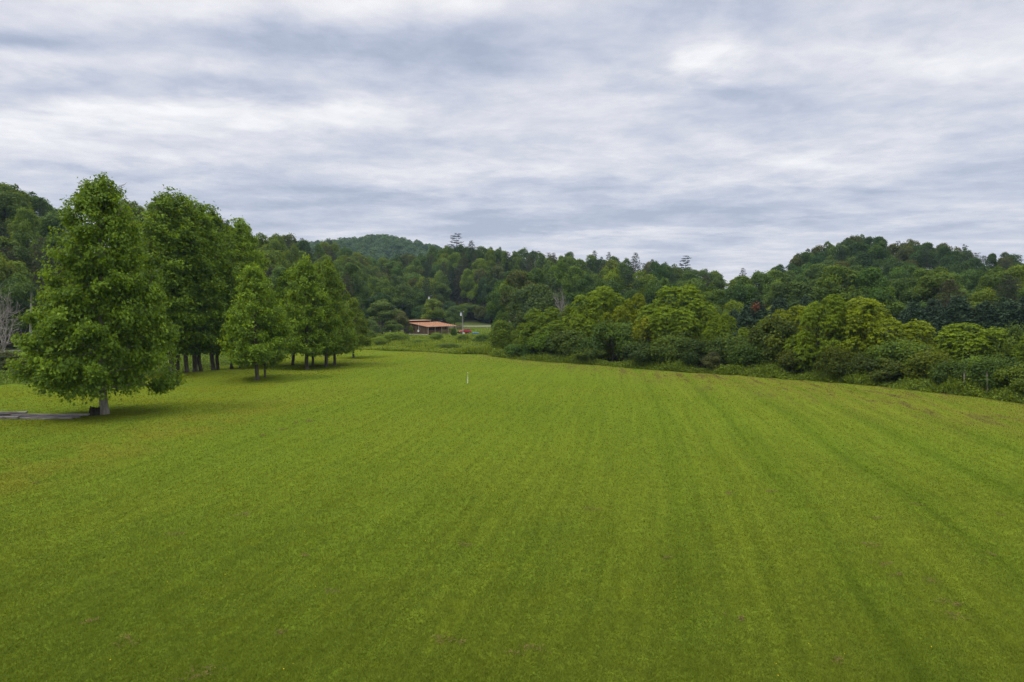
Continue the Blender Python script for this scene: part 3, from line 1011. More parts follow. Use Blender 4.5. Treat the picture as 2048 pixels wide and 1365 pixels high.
K['shrub'] = [lobed_tree('shrub', 111 + i, 3.4, 2.3, 0.1, 20, 9000, 0.21, 0.14, 0.34, 0.15, r0=0.06, low=-0.3, sprig=0.10) for i in range(3)]
K['upright'] = [lobed_tree('shrub', 121 + i, 4.2, 1.7, 0.1, 22, 8000, 0.20, 0.13, 0.34, 0.35, r0=0.06, low=-0.6, sprig=0.2) for i in range(2)]
rnd = random.Random(3)


def tree(kind, name, x, y, h, r, color, label, cat, group=None, parts=True, rz=None, trunk_name='trunk'):
    """one tree of a kind: an Empty at its foot with trunk and crown, or one mesh when it is far off"""
    k = kind
    sz = h / k.h
    sr = r / k.r
    z = gz(x, y) - 0.05
    rz = rnd.uniform(0, 6.28) if rz is None else rz
    if parts:
        root = empty(name, (x, y, z), rz, (sr, sr, sz))
        link(trunk_name, k.trunk, root)
        link('crown', k.crown, root, color=color)
    else:
        root = link(name, k.joined, None, (x, y, z), color)
        root.rotation_euler = (0, 0, rz)
        root.scale = (sr * rnd.uniform(0.82, 1.2), sr * rnd.uniform(0.82, 1.2), sz)
    tag(root, label, cat, group)
    return root


def jig(c, a=0.12):
    s = 1 + rnd.uniform(-a, a)
    return tuple(max(0.004, v * s * (1 + rnd.uniform(-a, a) * 0.5)) for v in c)


COVER = []         # crowns already placed, as picture ellipses (cx, cy, rx, ry): used to leave out trees nobody sees


def cover(px, ytop, ybot, w, s=0.82):
    COVER.append((px, (ytop + ybot) / 2, w / 2 * s, (ybot - ytop) / 2 * s))


# ------------------------------------------------------------------ the lone tree and the grove
GROVE = (0.096, 0.158, 0.012)
D0 = D_of(826)
tree(K['lone'], 'shade_tree', X_at(203, D0), D0, 16.8, 4.75, GROVE,
     'big broad shade tree with pale trunk standing alone beside the timber stack', 'tree', rz=0.4)
cover(203, 365, 810, 290)

G = 'trees of the mown grove'
bright, mid_, deep = (0.112, 0.180, 0.012), (0.098, 0.162, 0.012), (0.080, 0.138, 0.012)
# px of trunk, picture height of its foot, picture height of its top, crown width px, kind, colour, label
for px, yb, yt, wpx, kd, i, c, lab in (
        (338, 751, 392, 150, 'tall', 0, mid_, 'tall grove tree right behind the big lone shade tree, second highest top'),
        (352, 745, 455, 120, 'tall', 1, deep, 'dark slender grove tree half hidden behind the tallest of the grove'),
        (371, 747.5, 430, 120, 'tall', 2, mid_, 'grove tree with thin dark trunk in the dark middle of the grove'),
        (388, 745, 404, 135, 'tall', 1, mid_, 'tall grove tree with pointed top in the middle of the grove skyline'),
        (399, 744, 470, 110, 'tall', 0, deep, 'grove tree with leaning trunk next to the pointed-top tree'),
        (424, 738.5, 418, 120, 'tall', 2, mid_, 'tall grove tree with stout straight dark trunk on open grass'),
        (433, 736, 480, 105, 'tall', 0, deep, 'grove tree whose leaning twin trunk stands against bright grass'),
        (461, 733, 470, 100, 'tall', 1, mid_, 'slim grove tree behind the small front tree, left of its crown'),
        (480, 731, 443, 105, 'tall', 2, bright, 'tall bright grove tree with rounded top above the small front tree'),
        (490, 727, 520, 90, 'tall', 0, deep, 'short far grove tree with grey trunk seen under the small front tree'),
        (512, 761, 533, 128, 'small', 0, bright, 'small bright grove tree standing forward on the lawn with forked low branches'),
        (528, 757.5, 590, 70, 'small', 1, mid_, 'spindly young tree beside the small forward grove tree'),
        (584, 727, 540, 90, 'tall', 1, mid_, 'grove tree with flared dark trunk, behind and between the two last pairs'),
        (612, 738.5, 519, 118, 'small', 2, bright, 'rounded grove tree with thin pale trunk near the end of the grove'),
        (624, 728.5, 575, 80, 'small', 1, deep, 'thin-stemmed grove tree hidden behind the rounded end tree'),
        (651, 733, 523, 112, 'small', 0, mid_, 'last full grove tree with thick dark trunk facing the open field'),
        (668, 729.5, 590, 90, 'small', 2, mid_, 'leaning slim-trunked tree at the very end of the grove'),
        (706, 716, 598, 66, 'small', 1, (0.10, 0.155, 0.014), 'pale yellow-green tree just past the end of the grove')):
    D = D_of(yb)
    x = X_at(px, D)
    h = Z_at(yt, D) - gz(x, D)
    tree(K[kd][i], 'grove_tree', x, D, h * 1.01, wpx / 2 / F * D * (1.18 if kd == 'tall' else 1.03), jig(c, 0.06), lab, 'tree', G)
    cover(px, yt, yb - 25, wpx)


# ------------------------------------------------------------------ the overgrown hedge on the field's edge
HG = 'bright feather-leaved trees in the hedge'
Y1, Y2, Y3 = (0.104, 0.156, 0.008), (0.084, 0.134, 0.009), (0.120, 0.158, 0.006)
for px, yt, wpx, off, i, c, lab in (
        (1010, 641, 62, 1.06, 0, Y2, 'small bright bushy tree at the near end of the hedge by the meadow'),
        (1000, 622, 40, 1.16, 1, (0.055, 0.10, 0.02), 'round darker little tree behind the hedge end nearest the cabin'),
        (1100, 615, 105, 1.09, 1, Y2, 'broad bright tree in the hedge below the bare dead tree'),
        (1195, 574, 122, 1.13, 2, Y1, 'tall bright dome tree in the hedge, right of the bare dead tree'),
        (1262, 587, 72, 1.17, 3, Y3, 'yellowish slim tree in the hedge between the two big domes'),
        (1355, 571, 150, 1.12, 0, Y1, 'largest dome tree in the middle of the hedge, with brown vines at its side'),
        (1442, 626, 62, 1.10, 1, Y1, 'low bright shoulder tree to the right of the largest hedge dome'),
        (1500, 655, 60, 1.10, 3, Y1, 'small bright tree top in the dip of the hedge under the dark cedars'),
        (1582, 612, 100, 1.12, 2, Y3, 'bright tree with lower flat top left of the twin-topped hedge trees'),
        (1640, 590, 118, 1.05, 3, Y1, 'tall pointed hedge tree, left one of the twin tops, leafy to the ground'),
        (1757, 597, 158, 1.10, 0, Y3, 'wide hedge tree, right one of the twin tops, with drooping side'),
        (1838, 683, 90, 1.11, 1, Y3, 'low bright tree behind the broad shrub right of the twin tops'),
        (1958, 647, 150, 1.12, 2, Y1, 'broad bright dome tree near the end of the hedge by the old posts'),
        (1062, 640, 70, 1.08, 3, Y2, 'low bright tree filling the gap left of the broad tree below the dead one'),
        (1150, 612, 70, 1.15, 0, Y2, 'green tree tucked against the left side of the first tall dome'),
        (1235, 612, 70, 1.11, 2, Y3, 'bright low tree between the first dome and the yellowish slim tree'),
        (1402, 604, 90, 1.15, 2, Y1, 'bright tree forming the right shoulder of the largest dome'),
        (1545, 640, 70, 1.14, 0, Y2, 'bright low tree behind the olive thicket'),
        (1698, 606, 90, 1.14, 2, Y1, 'bright tree joining the two twin tops'),
        (1905, 672, 80, 1.13, 0, Y2, 'bright low tree left of the last broad dome'),
        (2025, 662, 80, 1.14, 1, Y2, 'bright tree right of the last broad dome'),
        (2075, 665, 110, 1.10, 3, Y2, 'bright hedge tree cut off by the edge of the view')):
    D = float(HEDGE_FRONT(px)) * off + 1.5
    x = X_at(px, D)
    r = wpx / 2 / F * D * 1.13
    tree(K['frond'][i], 'hedge_tree', x, D, Z_at(yt, D) - gz(x, D), r, jig(c, 0.05), lab, 'tree', HG)
    cover(px, yt, yt + 110, wpx)

S1, S2, S3, S4 = (0.048, 0.082, 0.013), (0.062, 0.098, 0.014), (0.074, 0.112, 0.010), (0.055, 0.068, 0.008)
SG = 'dark shrubs along the front of the hedge'
for px, yt, wpx, off, kd, i, c, lab in (
        (1040, 690, 70, 1.03, 'shrub', 0, S2, 'low green shrub at the start of the hedge beside the meadow'),
        (1090, 668, 80, 1.05, 'shrub', 1, S3, 'leafy shrub under the broad bright tree near the hedge start'),
        (1140, 664, 95, 1.05, 'shrub', 2, S1, 'dark rounded shrub left of the first big hedge dome'),
        (1180, 692, 60, 1.015, 'upright', 0, S2, 'narrow upright shrub in front of the first hedge dome'),
        (1225, 653, 115, 1.06, 'shrub', 0, S1, 'large dark grey-green shrub in front of the first hedge dome'),
        (1295, 640, 54, 1.08, 'upright', 1, (0.17, 0.19, 0.008), 'small yellow-green cone-shaped tree below the brown vines'),
        (1292, 684, 90, 1.03, 'shrub', 1, S1, 'dark shrub directly below the yellow cone-shaped tree'),
        (1345, 668, 95, 1.05, 'shrub', 2, S2, 'grey-green shrub at the foot of the largest hedge dome'),
        (1402, 682, 85, 1.04, 'shrub', 0, S1, 'dark shrub below the right edge of the largest hedge dome'),
        (1425, 706, 40, 1.01, 'upright', 0, (0.075, 0.085, 0.03), 'thin pale-stemmed upright bush at the edge of the mown grass'),
        (1455, 676, 95, 1.06, 'shrub', 1, S2, 'full grey-green shrub in the dip between hedge domes'),
        (1510, 690, 80, 1.04, 'shrub', 2, S1, 'low dark shrub left of the olive thicket'),
        (1556, 648, 90, 1.06, 'upright', 1, S4, 'tall dark olive thicket left of the twin-topped trees'),
        (1600, 690, 70, 1.03, 'upright', 0, S4, 'dark olive bush at the foot of the twin-topped trees'),
        (1672, 700, 70, 1.01, 'shrub', 0, S3, 'shaded shrub beneath the pointed twin-topped tree'),
        (1728, 706, 80, 1.03, 'shrub', 1, S1, 'dark shrub with pale dead stems below the wide twin-topped tree'),
        (1800, 690, 130, 1.06, 'shrub', 2, S2, 'broad domed shrub right of the twin-topped trees'),
        (1770, 725, 80, 1.015, 'upright', 1, S2, 'bushy shrub leaning over the mown grass before the broad domed one'),
        (1872, 705, 100, 1.05, 'shrub', 0, S3, 'yellow-green shrub behind the first old grey post'),
        (1905, 728, 80, 1.02, 'shrub', 1, S1, 'low dark shrub between the old grey posts'),
        (1955, 720, 100, 1.05, 'shrub', 2, S2, 'shrub behind the tallest old grey post'),
        (2005, 722, 90, 1.04, 'shrub', 0, S1, 'dark shrub right of the tallest old grey post'),
        (2030, 668, 70, 1.14, 'upright', 0, S2, 'tall grey-green bush above the end of the hedge'),
        (2050, 735, 100, 1.03, 'shrub', 1, S3, 'leafy shrub at the very end of the hedge in view'),
        (2110, 740, 120, 1.04, 'shrub', 2, S2, 'shrub just past the edge of the view')):
    D = float(HEDGE_FRONT(px)) * off + 0.8
    x = X_at(px, D)
    r = wpx / 2 / F * D * (1.05 + 0.22 * rnd.random())
    tree(K[kd][i], 'shrub', x, D, (Z_at(yt, D) - gz(x, D)) * (1.06 + 0.16 * rnd.random()), r, jig(c, 0.22), lab, 'shrub', SG, trunk_name='stem')
for px in range(1000, 2060, 30):
    COVER.append((px, 720, 24, 40))

# grey posts of a lost fence
for px, y0, y1, lab in ((1981, 743, 792, 'tallest weathered grey post standing in the weeds of the hedge'),
                        (1934, 742, 780, 'short grey post deep among the shrubs between two others'),
                        (1894, 746, 786, 'leaning grey post nearest the broad domed shrub'),
                        (1424, 706, 744, 'slim grey post in the weeds below the largest hedge dome')):
    D = float(HEDGE_FRONT(px)) + 1.1
    x = X_at(px, D)
    zt = Z_at(y0, D)
    g = gz(x, D)
    mb = MB()
    a, b, c = rnd.uniform(-.05, .05), rnd.uniform(-.05, .05), rnd.uniform(-.03, .03)
    n = 7
    hs = np.linspace(-0.3, zt - g, n)
    mb.tube(np.c_[a * hs + 0.02 * np.sin(hs * 3), b * hs, hs], 0.075 * (1 - 0.12 * np.linspace(0, 1, n)), 9)
    o = mb.build('fence_post', 'post_wood', smooth=True, loc=(x, D, g))
    tag(o, lab, 'post', 'old posts in the hedge')


def weed_patch(name, label, pts, hts, color, seed, k=9, wide=0.10, leafy=0.35):
    """many upright blades and small leaves, one mass"""
    rng = np.random.default_rng(seed)
    n = len(pts)
    B = np.c_[pts, ground_z(pts[:, 0], pts[:, 1])]
    P = np.repeat(B, k, 0)
    hh = np.repeat(hts, k) * rng.uniform(0.45, 1.0, n * k)
    P[:, :2] += rng.normal(0, 0.22, (n * k, 2)) * (0.5 + np.repeat(hts, k))[:, None]
    tp = np.c_[rng.normal(0, 0.28, (n * k, 2)), np.ones(n * k)]
    nr = np.c_[rng.normal(0, 1, (n * k, 2)), np.full(n * k, 0.3)]
    t0 = np.repeat(np.clip(rng.normal(0.45, 0.25, n), 0, 1), k)
    parts = [leaf_quads(P, nr, tp, hh, wide * (0.6 + hh * 0.5), np.clip(t0 + rng.normal(0, 0.12, n * k), 0, 1), 0.05)]
    m = int(n * k * leafy * 3)
    j = rng.integers(0, n * k, m)
    C = P[j] + np.c_[rng.normal(0, 0.16, (m, 2)), hh[j] * rng.uniform(0.25, 1.0, m)]
    parts.append(leaf_quads(C, rng.normal(0, 0.5, (m, 3)) + np.array((0, 0, 0.8)), rng.normal(0, 1, (m, 3)), rng.uniform(0.14, 0.30, m), rng.uniform(0.08, 0.15, m), np.clip(t0[j] + rng.normal(0, 0.2, m), 0, 1)))
    V, Q, tn = cat_quads(parts)
    o = link(name, np_mesh(name, V, [Q], ['weed'], tn), color=color)
    return tag(o, label, 'weeds', kind='stuff')


def build_weeds():
    rng = np.random.default_rng(8)
    px = rng.uniform(985, 2200, 5200)
    D = HEDGE_FRONT(px) + np.abs(rng.normal(0, 1.3, len(px))) + 0.25 * np.sin(px * 0.09) + 0.3 * np.sin(px * 0.023)
    x = (px - 1024) / F * D
    h = rng.uniform(0.35, 1.9, len(px)) * np.clip((D - HEDGE_FRONT(px) + 0.6) / 1.8, 0.25, 1.0) * (0.75 + 0.5 * np.sin(px * 0.05) * np.sin(px * 0.017))
    weed_patch('hedge_weeds', 'tall dark green weeds along the foot of the hedge', np.c_[x, D], h, (0.094, 0.138, 0.015), 9, 9, 0.08, 0.7)
    # the unmown meadow before the cabin
    px = rng.uniform(650, 1060, 15000)
    fe = FIELD_END(px) + 1.2 * np.sin(px * 0.02) + 0.8 * np.sin(px * 0.053 + 1)
    D = fe + (300 - fe) * rng.uniform(0, 1, len(px)) ** 1.8
    x = (px - 1024) / F * D
    road = np.interp(D, (165, 200, 235, 262, 278, 281), (-60, -52, -44, -37, -30, -26))
    dx, dy = x + 25.3, D - 204.7
    u, v = dx * .487 + dy * .874, -dx * .874 + dy * .487
    ok = (D > fe + 0.4) & (np.abs(x - road) > 4) & ~((u > -1.5) & (u < 17) & (v > -1.0) & (v < 12)) & ((D < 281) | (x < -45))
    yard = (D > 202) & (x > -26)                         # grass cut shorter round the car
    x, D, yard = x[ok], D[ok], yard[ok]
    h = (0.40 + 0.95 * np.clip(np.sin(x * 0.35 + 1.3 * np.sin(D * 0.11)) * np.sin(D * 0.2 + 0.6) + 0.35, 0, 1.2)) * rng.uniform(0.6, 1.15, len(x))
    h = np.where(yard, h * 0.3, h) * np.interp(D, (150, 185, 200), (1.0, 0.55, 0.3))
    weed_patch('meadow_weeds', 'rank yellow-green meadow weeds between the mown field and the cabin', np.c_[x, D], h, (0.128, 0.178, 0.018), 10, 7, 0.16, 0.4)
    # rough grass beyond the lone tree and the grove
    px = rng.uniform(-150, 700, 8000)
    lo = FIELD_END(px)
    D = lo + 0.5 + (FOREST_FROM(px) - 3 - lo) * rng.uniform(0, 1, len(px))
    x = (px - 1024) / F * D
    roady = np.interp(x, (-170, -110, -95, -80, -68, -60), (108, 121, 124.5, 130, 142, 165))
    ok = np.abs(D - roady) > 4
    x, D = x[ok], D[ok]
    h = rng.uniform(0.15, 0.6, len(x)) * (1 + np.exp(-((D - 72) / 5) ** 2))
    weed_patch('rough_grass', 'rough unmown grass beyond the lone tree and grove', np.c_[x, D], h, (0.095, 0.145, 0.024), 12, 7, 0.14, 0.3)


build_weeds()

# bushes standing in the meadow
BG = 'bushes in the meadow'
for px, D, h, r, c, lab in (
        (790, 150, 2.0, 3.4, (0.10, 0.155, 0.014), 'widest low bush in the middle of the meadow'),
        (760, 141, 1.5, 2.0, (0.098, 0.15, 0.014), 'small low bush left of the widest meadow bush'),
        (838, 136, 1.3, 2.2, (0.10, 0.16, 0.022), 'pale low bush near the mown edge below the cabin'),
        (898, 128, 0.95, 3.2, (0.080, 0.125, 0.012), 'dark strip of low brush at the mown edge, below the transformer pole'),
        (945, 124, 0.9, 2.6, (0.10, 0.145, 0.014), 'low brush at the mown edge right of the dark strip'),
        (907, 192, 2.0, 1.05, (0.050, 0.095, 0.012), 'dark round bush in front of the porch steps'),
        (872, 165, 1.6, 2.0, (0.10, 0.155, 0.022), 'light bush in the meadow below the porch posts'),
        (735, 170, 2.0, 2.2, (0.075, 0.12, 0.02), 'bush at the meadow edge past the grove'),
        (965, 150, 1.9, 2.6, (0.075, 0.13, 0.018), 'leafy bush between the meadow and the hedge end'),
        (925, 160, 1.5, 2.0, (0.11, 0.165, 0.02), 'pale bush below the parked red car')):
    x = X_at(px, D)
    tree(K['shrub'][rnd.randrange(3)], 'bush', x, D, h * 1.3, r, c, lab, 'bush', BG, trunk_name='stem')
x, D = X_at(821, 200), 200
tree(K['upright'][0], 'sapling', x, D, 3.0, 0.85, (0.11, 0.15, 0.02), 'leafy sapling with yellowish tips beside the cabin wall', 'sapling')

# hand-placed trees round the cabin and behind the hedge
MG = 'trees at the foot of the wooded slope'
for px, yt, wpx, D, kd, i, c, lab in (
        (765, 599, 70, 200, 'poplar', 0, (0.090, 0.135, 0.026), 'pale green tree left of the cabin, tallest of the pale ones'),
        (738, 640, 52, 190, 'round', 0, (0.070, 0.115, 0.026), 'low round green tree between the grove end and the pale cabin tree'),
        (797, 622, 48, 201, 'round', 1, (0.105, 0.120, 0.034), 'olive-brown small tree right against the cabin side'),
        (783, 640, 44, 196, 'round', 0, (0.080, 0.125, 0.024), 'small leafy tree in front of the olive one by the cabin'),
        (866, 598, 52, 231, 'poplar', 1, (0.110, 0.160, 0.024), 'light yellow-green tree directly behind the cabin roof'),
        (908, 612, 46, 262, 'oak', 0, (0.070, 0.120, 0.026), 'mid green tree behind the right end of the cabin'),
        (938, 606, 52, 300, 'oak', 1, (0.082, 0.130, 0.024), 'spreading tree behind the transformer pole'),
        (968, 628, 40, 296, 'round', 1, (0.095, 0.118, 0.034), 'small brownish-green tree beyond the gravel road'),
        (890, 640, 24, 290, 'round', 0, (0.065, 0.11, 0.022), 'little dark tree beside the dark shed'),
        (1062, 569, 112, 158, 'round', 1, (0.058, 0.092, 0.024), 'wide dusky round tree left of the bare dead tree'),
        (1040, 543, 84, 190, 'oak', 2, (0.085, 0.135, 0.022), 'light green oak rising behind the wide dusky tree')):
    x = X_at(px, D)
    tree(K[kd][i], 'broadleaf_tree', x, D, Z_at(yt, D) - gz(x, D), wpx / 2 / F * D, c, lab, 'tree', MG)
    cover(px, yt, yt + 70, wpx)

CG = 'dark cedars behind the hedge'
for px, yt, wpx, D, lab in (
        (1508, 600, 90, 112, 'dark cedar with a rusty dead top behind the dip of the hedge'),
        (1470, 622, 60, 118, 'dark cedar left of the rusty-topped one'),
        (1560, 598, 80, 120, 'dark cedar right of the rusty-topped one'),
        (1612, 594, 60, 124, 'dark cedar behind the pointed twin-topped hedge tree'),
        (1826, 606, 90, 108, 'dark cedar right beside the wide twin-topped hedge tree'),
        (1868, 600, 80, 112, 'dark cedar, first past the twin tops'),
        (1915, 594, 100, 108, 'broad dark cedar, middle of the row over the last hedge dome'),
        (1968, 606, 80, 106, 'dark cedar directly above the last hedge dome'),
        (2012, 600, 90, 104, 'dark cedar right of the last hedge dome'),
        (2060, 590, 90, 102, 'dark cedar cut off by the edge of the view')):
    x = X_at(px, D)
    o = tree(K['cedar'][rnd.randrange(2)], 'cedar_tree', x, D, Z_at(yt, D) - gz(x, D), wpx / 2 / F * D * 1.15, jig((0.022, 0.042, 0.020), 0.1), lab, 'cedar', CG)
    cover(px, yt + 10, 720, wpx)
    if px == 1508:
        rng = np.random.default_rng(77)
        n = 240
        P = rng.normal(0, 1, (n, 3)) * np.array((0.22, 0.22, 0.42)) + np.array((-0.1, -0.9, 0))
        V, Q, tn = leaf_quads(P, rng.normal(0, 1, (n, 3)), rng.normal(0, 0.6, (n, 3)) + np.array((0, 0, 0.8)), np.full(n, 0.3), np.full(n, 0.12), rng.uniform(0, 1, n))
        b = link('dead_foliage', np_mesh('dead_foliage', V + np.array((0, 0, K['cedar'][0].h * 0.86)), [Q], ['needle'], tn), o, color=(0.15, 0.06, 0.028))
        o.rotation_euler = (0, 0, 0)
        b['label'] = 'rusty dead foliage'

# bare trees
for px, yb_, yt, D, mat, seed, stems, lab in (
        (1125, 640, 563, 132, 'bark_grey', 5, 4, 'bare grey dead tree standing behind the hedge left of its first dome'),
        (1288, 660, 612, 100, 'bark', 7, 5, 'leafless brown vine-wrapped snag beside the largest hedge dome'),
        (-8, 740, 560, 80, 'bark_grey', 9, 5, 'leafless grey tangle of a tree at the edge of the view beside the lone tree')):
    x = X_at(px, D)
    h = Z_at(yt, D) - gz(x, D)
    mb = bare_tree(seed, 10, mat, 0.42 if seed != 9 else 0.65, 5, 0.15 if seed != 5 else 0.2, stems)
    va = np.array(mb.v)
    sc = h / va[:, 2].max()
    o = mb.build('dead_tree', mat, smooth=True, loc=(x, D, gz(x, D)))
    wmax = {5: 30, 7: 24, 9: 62}[seed] / F * D / (np.percentile(np.hypot(va[:, 0], va[:, 1]), 97) + 1e-6)
    o.scale = (wmax, wmax, sc)
    tag(o, lab, 'dead tree')
xx, DD = X_at(2, 78), 78
tree(K['shrub'][1], 'bush', xx, DD, 3.0, 2.6, (0.06, 0.075, 0.028), 'dusky bush under the leafless grey tangle of a tree', 'bush')


# ------------------------------------------------------------------ the wooded slopes
def build_forest():
    rng = np.random.default_rng(17)
    cand = []
    step = 6.2
    for y in np.arange(112, 430, step):
        half = 0.86 * y
        for x in np.arange(-half, half, step):
            xj, yj = x + rng.uniform(-2.6, 2.6), y + rng.uniform(-2.6, 2.6)
            px = 1024 + F * xj / yj
            if yj < FOREST_FROM(px) or yj > HILL_TOP(px) + 14:
                continue
            if 690 < px < 1010 and yj < 300 and xj > -45 and yj > 270 and abs(xj + 15) < 22:
                continue
            zg = gz(xj, yj)
            hmax = Z_at(float(SKY_Y(px)) + rng.uniform(0, 12), yj) - zg
            ridge = yj > HILL_TOP(px) - 28
            # pines gather on the ridge in the middle and on the far left
            pp = 0.10
            if 850 < px < 1420:
                pp = 0.42 if yj > HILL_TOP(px) - 90 else 0.12
            elif 560 < px < 700:
                pp = 0.35
            elif px < 130:
                pp = 0.30
            elif px > 1560 and ridge:
                pp = 0.18
            pine = rng.uniform() < pp
            if pine:
                kd, h, r = 'pine', rng.uniform(15, 21), rng.uniform(2.7, 3.8)
            else:
                kd = rng.choice(['oak', 'poplar', 'poplar', 'airy', 'round'])
                h, r = {'oak': (16, 5.2), 'poplar': (19, 4.4), 'airy': (17, 4.9), 'round': (12.5, 4.6)}[kd]
                h, r = h * rng.uniform(0.82, 1.18), r * rng.uniform(0.8, 1.2)
            front = yj < FOREST_FROM(px) + 14
            if front and rng.uniform() < 0.4 and not pine:
                kd, h, r = 'round', rng.uniform(7, 12), rng.uniform(3.2, 4.6)
            if px > 1450 and yj < 190:
                h *= 0.82
            if px > 1540 and yj < 0.76 * HILL_TOP(px):          # the lower wood in front of the round hill
                h = min(h, Z_at(max(float(SKY_Y(px)) + 12, 532 + rng.uniform(-8, 14)), yj) - zg)
            elif 1000 < px < 1440 and yj < 0.7 * HILL_TOP(px):
                h = min(h, Z_at(float(SKY_Y(px)) + rng.uniform(18, 45), yj) - zg)
            h = min(h, hmax * (1.0 if not pine else 0.98))
            if ridge and not pine:
                h = min(max(h, hmax - 2.5), 24)
            if h < 6:
                continue
            cand.append([xj, yj, h, min(r, h * 0.42), kd, px])
    for row in (-16, -8, 0, 8):                     # the closed canopy along the crest
        px = -80.0
        while px < 2140:
            y = float(HILL_TOP(px)) + row + rng.uniform(-3, 3)
            x = (px - 1024) / F * y
            h = Z_at(float(SKY_Y(px)) + abs(rng.normal(0, 3.5)) - 2, y) - gz(x, y)
            if h > 7:
                cand.append([x, y, min(h, 23), rng.uniform(4.2, 6.0), rng.choice(['oak', 'round', 'oak', 'poplar']), px])
            px += 5.6 / y * F * rng.uniform(0.8, 1.3)
    px = -80.0
    while px < 2140:                                # the leafy fringe of the wood
        y = float(FOREST_FROM(px)) + rng.uniform(-3, 3)
        if 700 < px < 1005:
            y = max(y, 294 + rng.uniform(-2, 5)) if 880 < px else y + 8
        x = (px - 1024) / F * y
        h = rng.uniform(5, 9)
        cand.append([x, y, h, rng.uniform(3.0, 4.2), 'round', px])
        px += 5.0 / y * F * rng.uniform(0.8, 1.3)
    cand.sort(key=lambda c: c[1])
    # keep the trees of which the view shows something
    S = 0.5
    WW, HHH = int(W * S) + 200, int(HH * S)
    buf = np.zeros((HHH, WW), bool)
    yy, xx = np.mgrid[0:HHH, 0:WW]

    def stamp(cx, cy, rx, ry):
        cx, cy, rx, ry = cx * S + 100, cy * S, max(rx * S, 1), max(ry * S, 1)
        x0, x1 = max(int(cx - rx), 0), min(int(cx + rx) + 2, WW)
        y0, y1 = max(int(cy - ry), 0), min(int(cy + ry) + 2, HHH)
        if x1 <= x0 or y1 <= y0:
            return 0
        e = ((xx[y0:y1, x0:x1] - cx) / rx) ** 2 + ((yy[y0:y1, x0:x1] - cy) / ry) ** 2 < 1
        new = int((e & ~buf[y0:y1, x0:x1]).sum())
        buf[y0:y1, x0:x1] |= e
        return new
    for c in COVER:
        stamp(*c)
    kept = []
    for x, y, h, r, kd, px in cand:
        z = gz(x, y)
        _, yt = to_px(x, y, z + h)
        _, yb = to_px(x, y, z + h * (0.30 if kd == 'pine' else 0.16))
        rx = r / y * F
        new = stamp(px, (yt + yb) / 2, rx * 0.9, (yb - yt) / 2 * 0.92)
        if px < -60 or px > 2110:
            vis = 0
        vis = new
        area = math.pi * rx * (yb - yt) / 2 * S * S
        if vis > max(7, 0.05 * area):
            kept.append(dict(x=x, y=y, h=h, r=r, kd=kd, px=px, yt=yt, vis=vis))
    return kept


TREES = build_forest()
LOOKS = {'pale green': (0.080, 0.130, 0.018), 'mid green': (0.056, 0.102, 0.018), 'dark green': (0.036, 0.074, 0.017), 'yellow-green': (0.096, 0.140, 0.013), 'dull olive': (0.064, 0.080, 0.018)}
PLACES = [(20, 'at the leafless grey tangle'), (110, 'beside the leaning pole'), (280, 'behind the big lone tree'), (400, 'above the tallest grove trees'), (520, 'above the small front grove tree'),
          (620, 'above the rounded end grove tree'), (700, 'past the end of the grove'), (760, 'above the pale cabin tree'), (815, 'left of the cabin'), (855, 'above the near cabin wall'), (900, 'above the cabin porch'),
          (950, 'above the transformer pole'), (1010, 'right of the transformer pole'), (1085, 'above the wide dusky tree'), (1160, 'behind the bare dead tree'), (1235, 'above the first hedge dome'),
          (1290, 'between the hedge domes'), (1360, 'above the largest hedge dome'), (1430, 'right of the largest hedge dome'), (1500, 'at the dip of the skyline'), (1560, 'above the rusty-topped cedar'),
          (1620, 'where the round hill starts'), (1690, 'above the pointed twin top'), (1760, 'under the round hill crest'), (1830, 'above the wide twin top'), (1900, 'right of the twin tops'),
          (1970, 'above the last hedge dome'), (9999, 'by the end of the hedge')]
ORD = ['first', 'second', 'third', 'fourth', 'fifth', 'sixth', 'seventh', 'eighth']


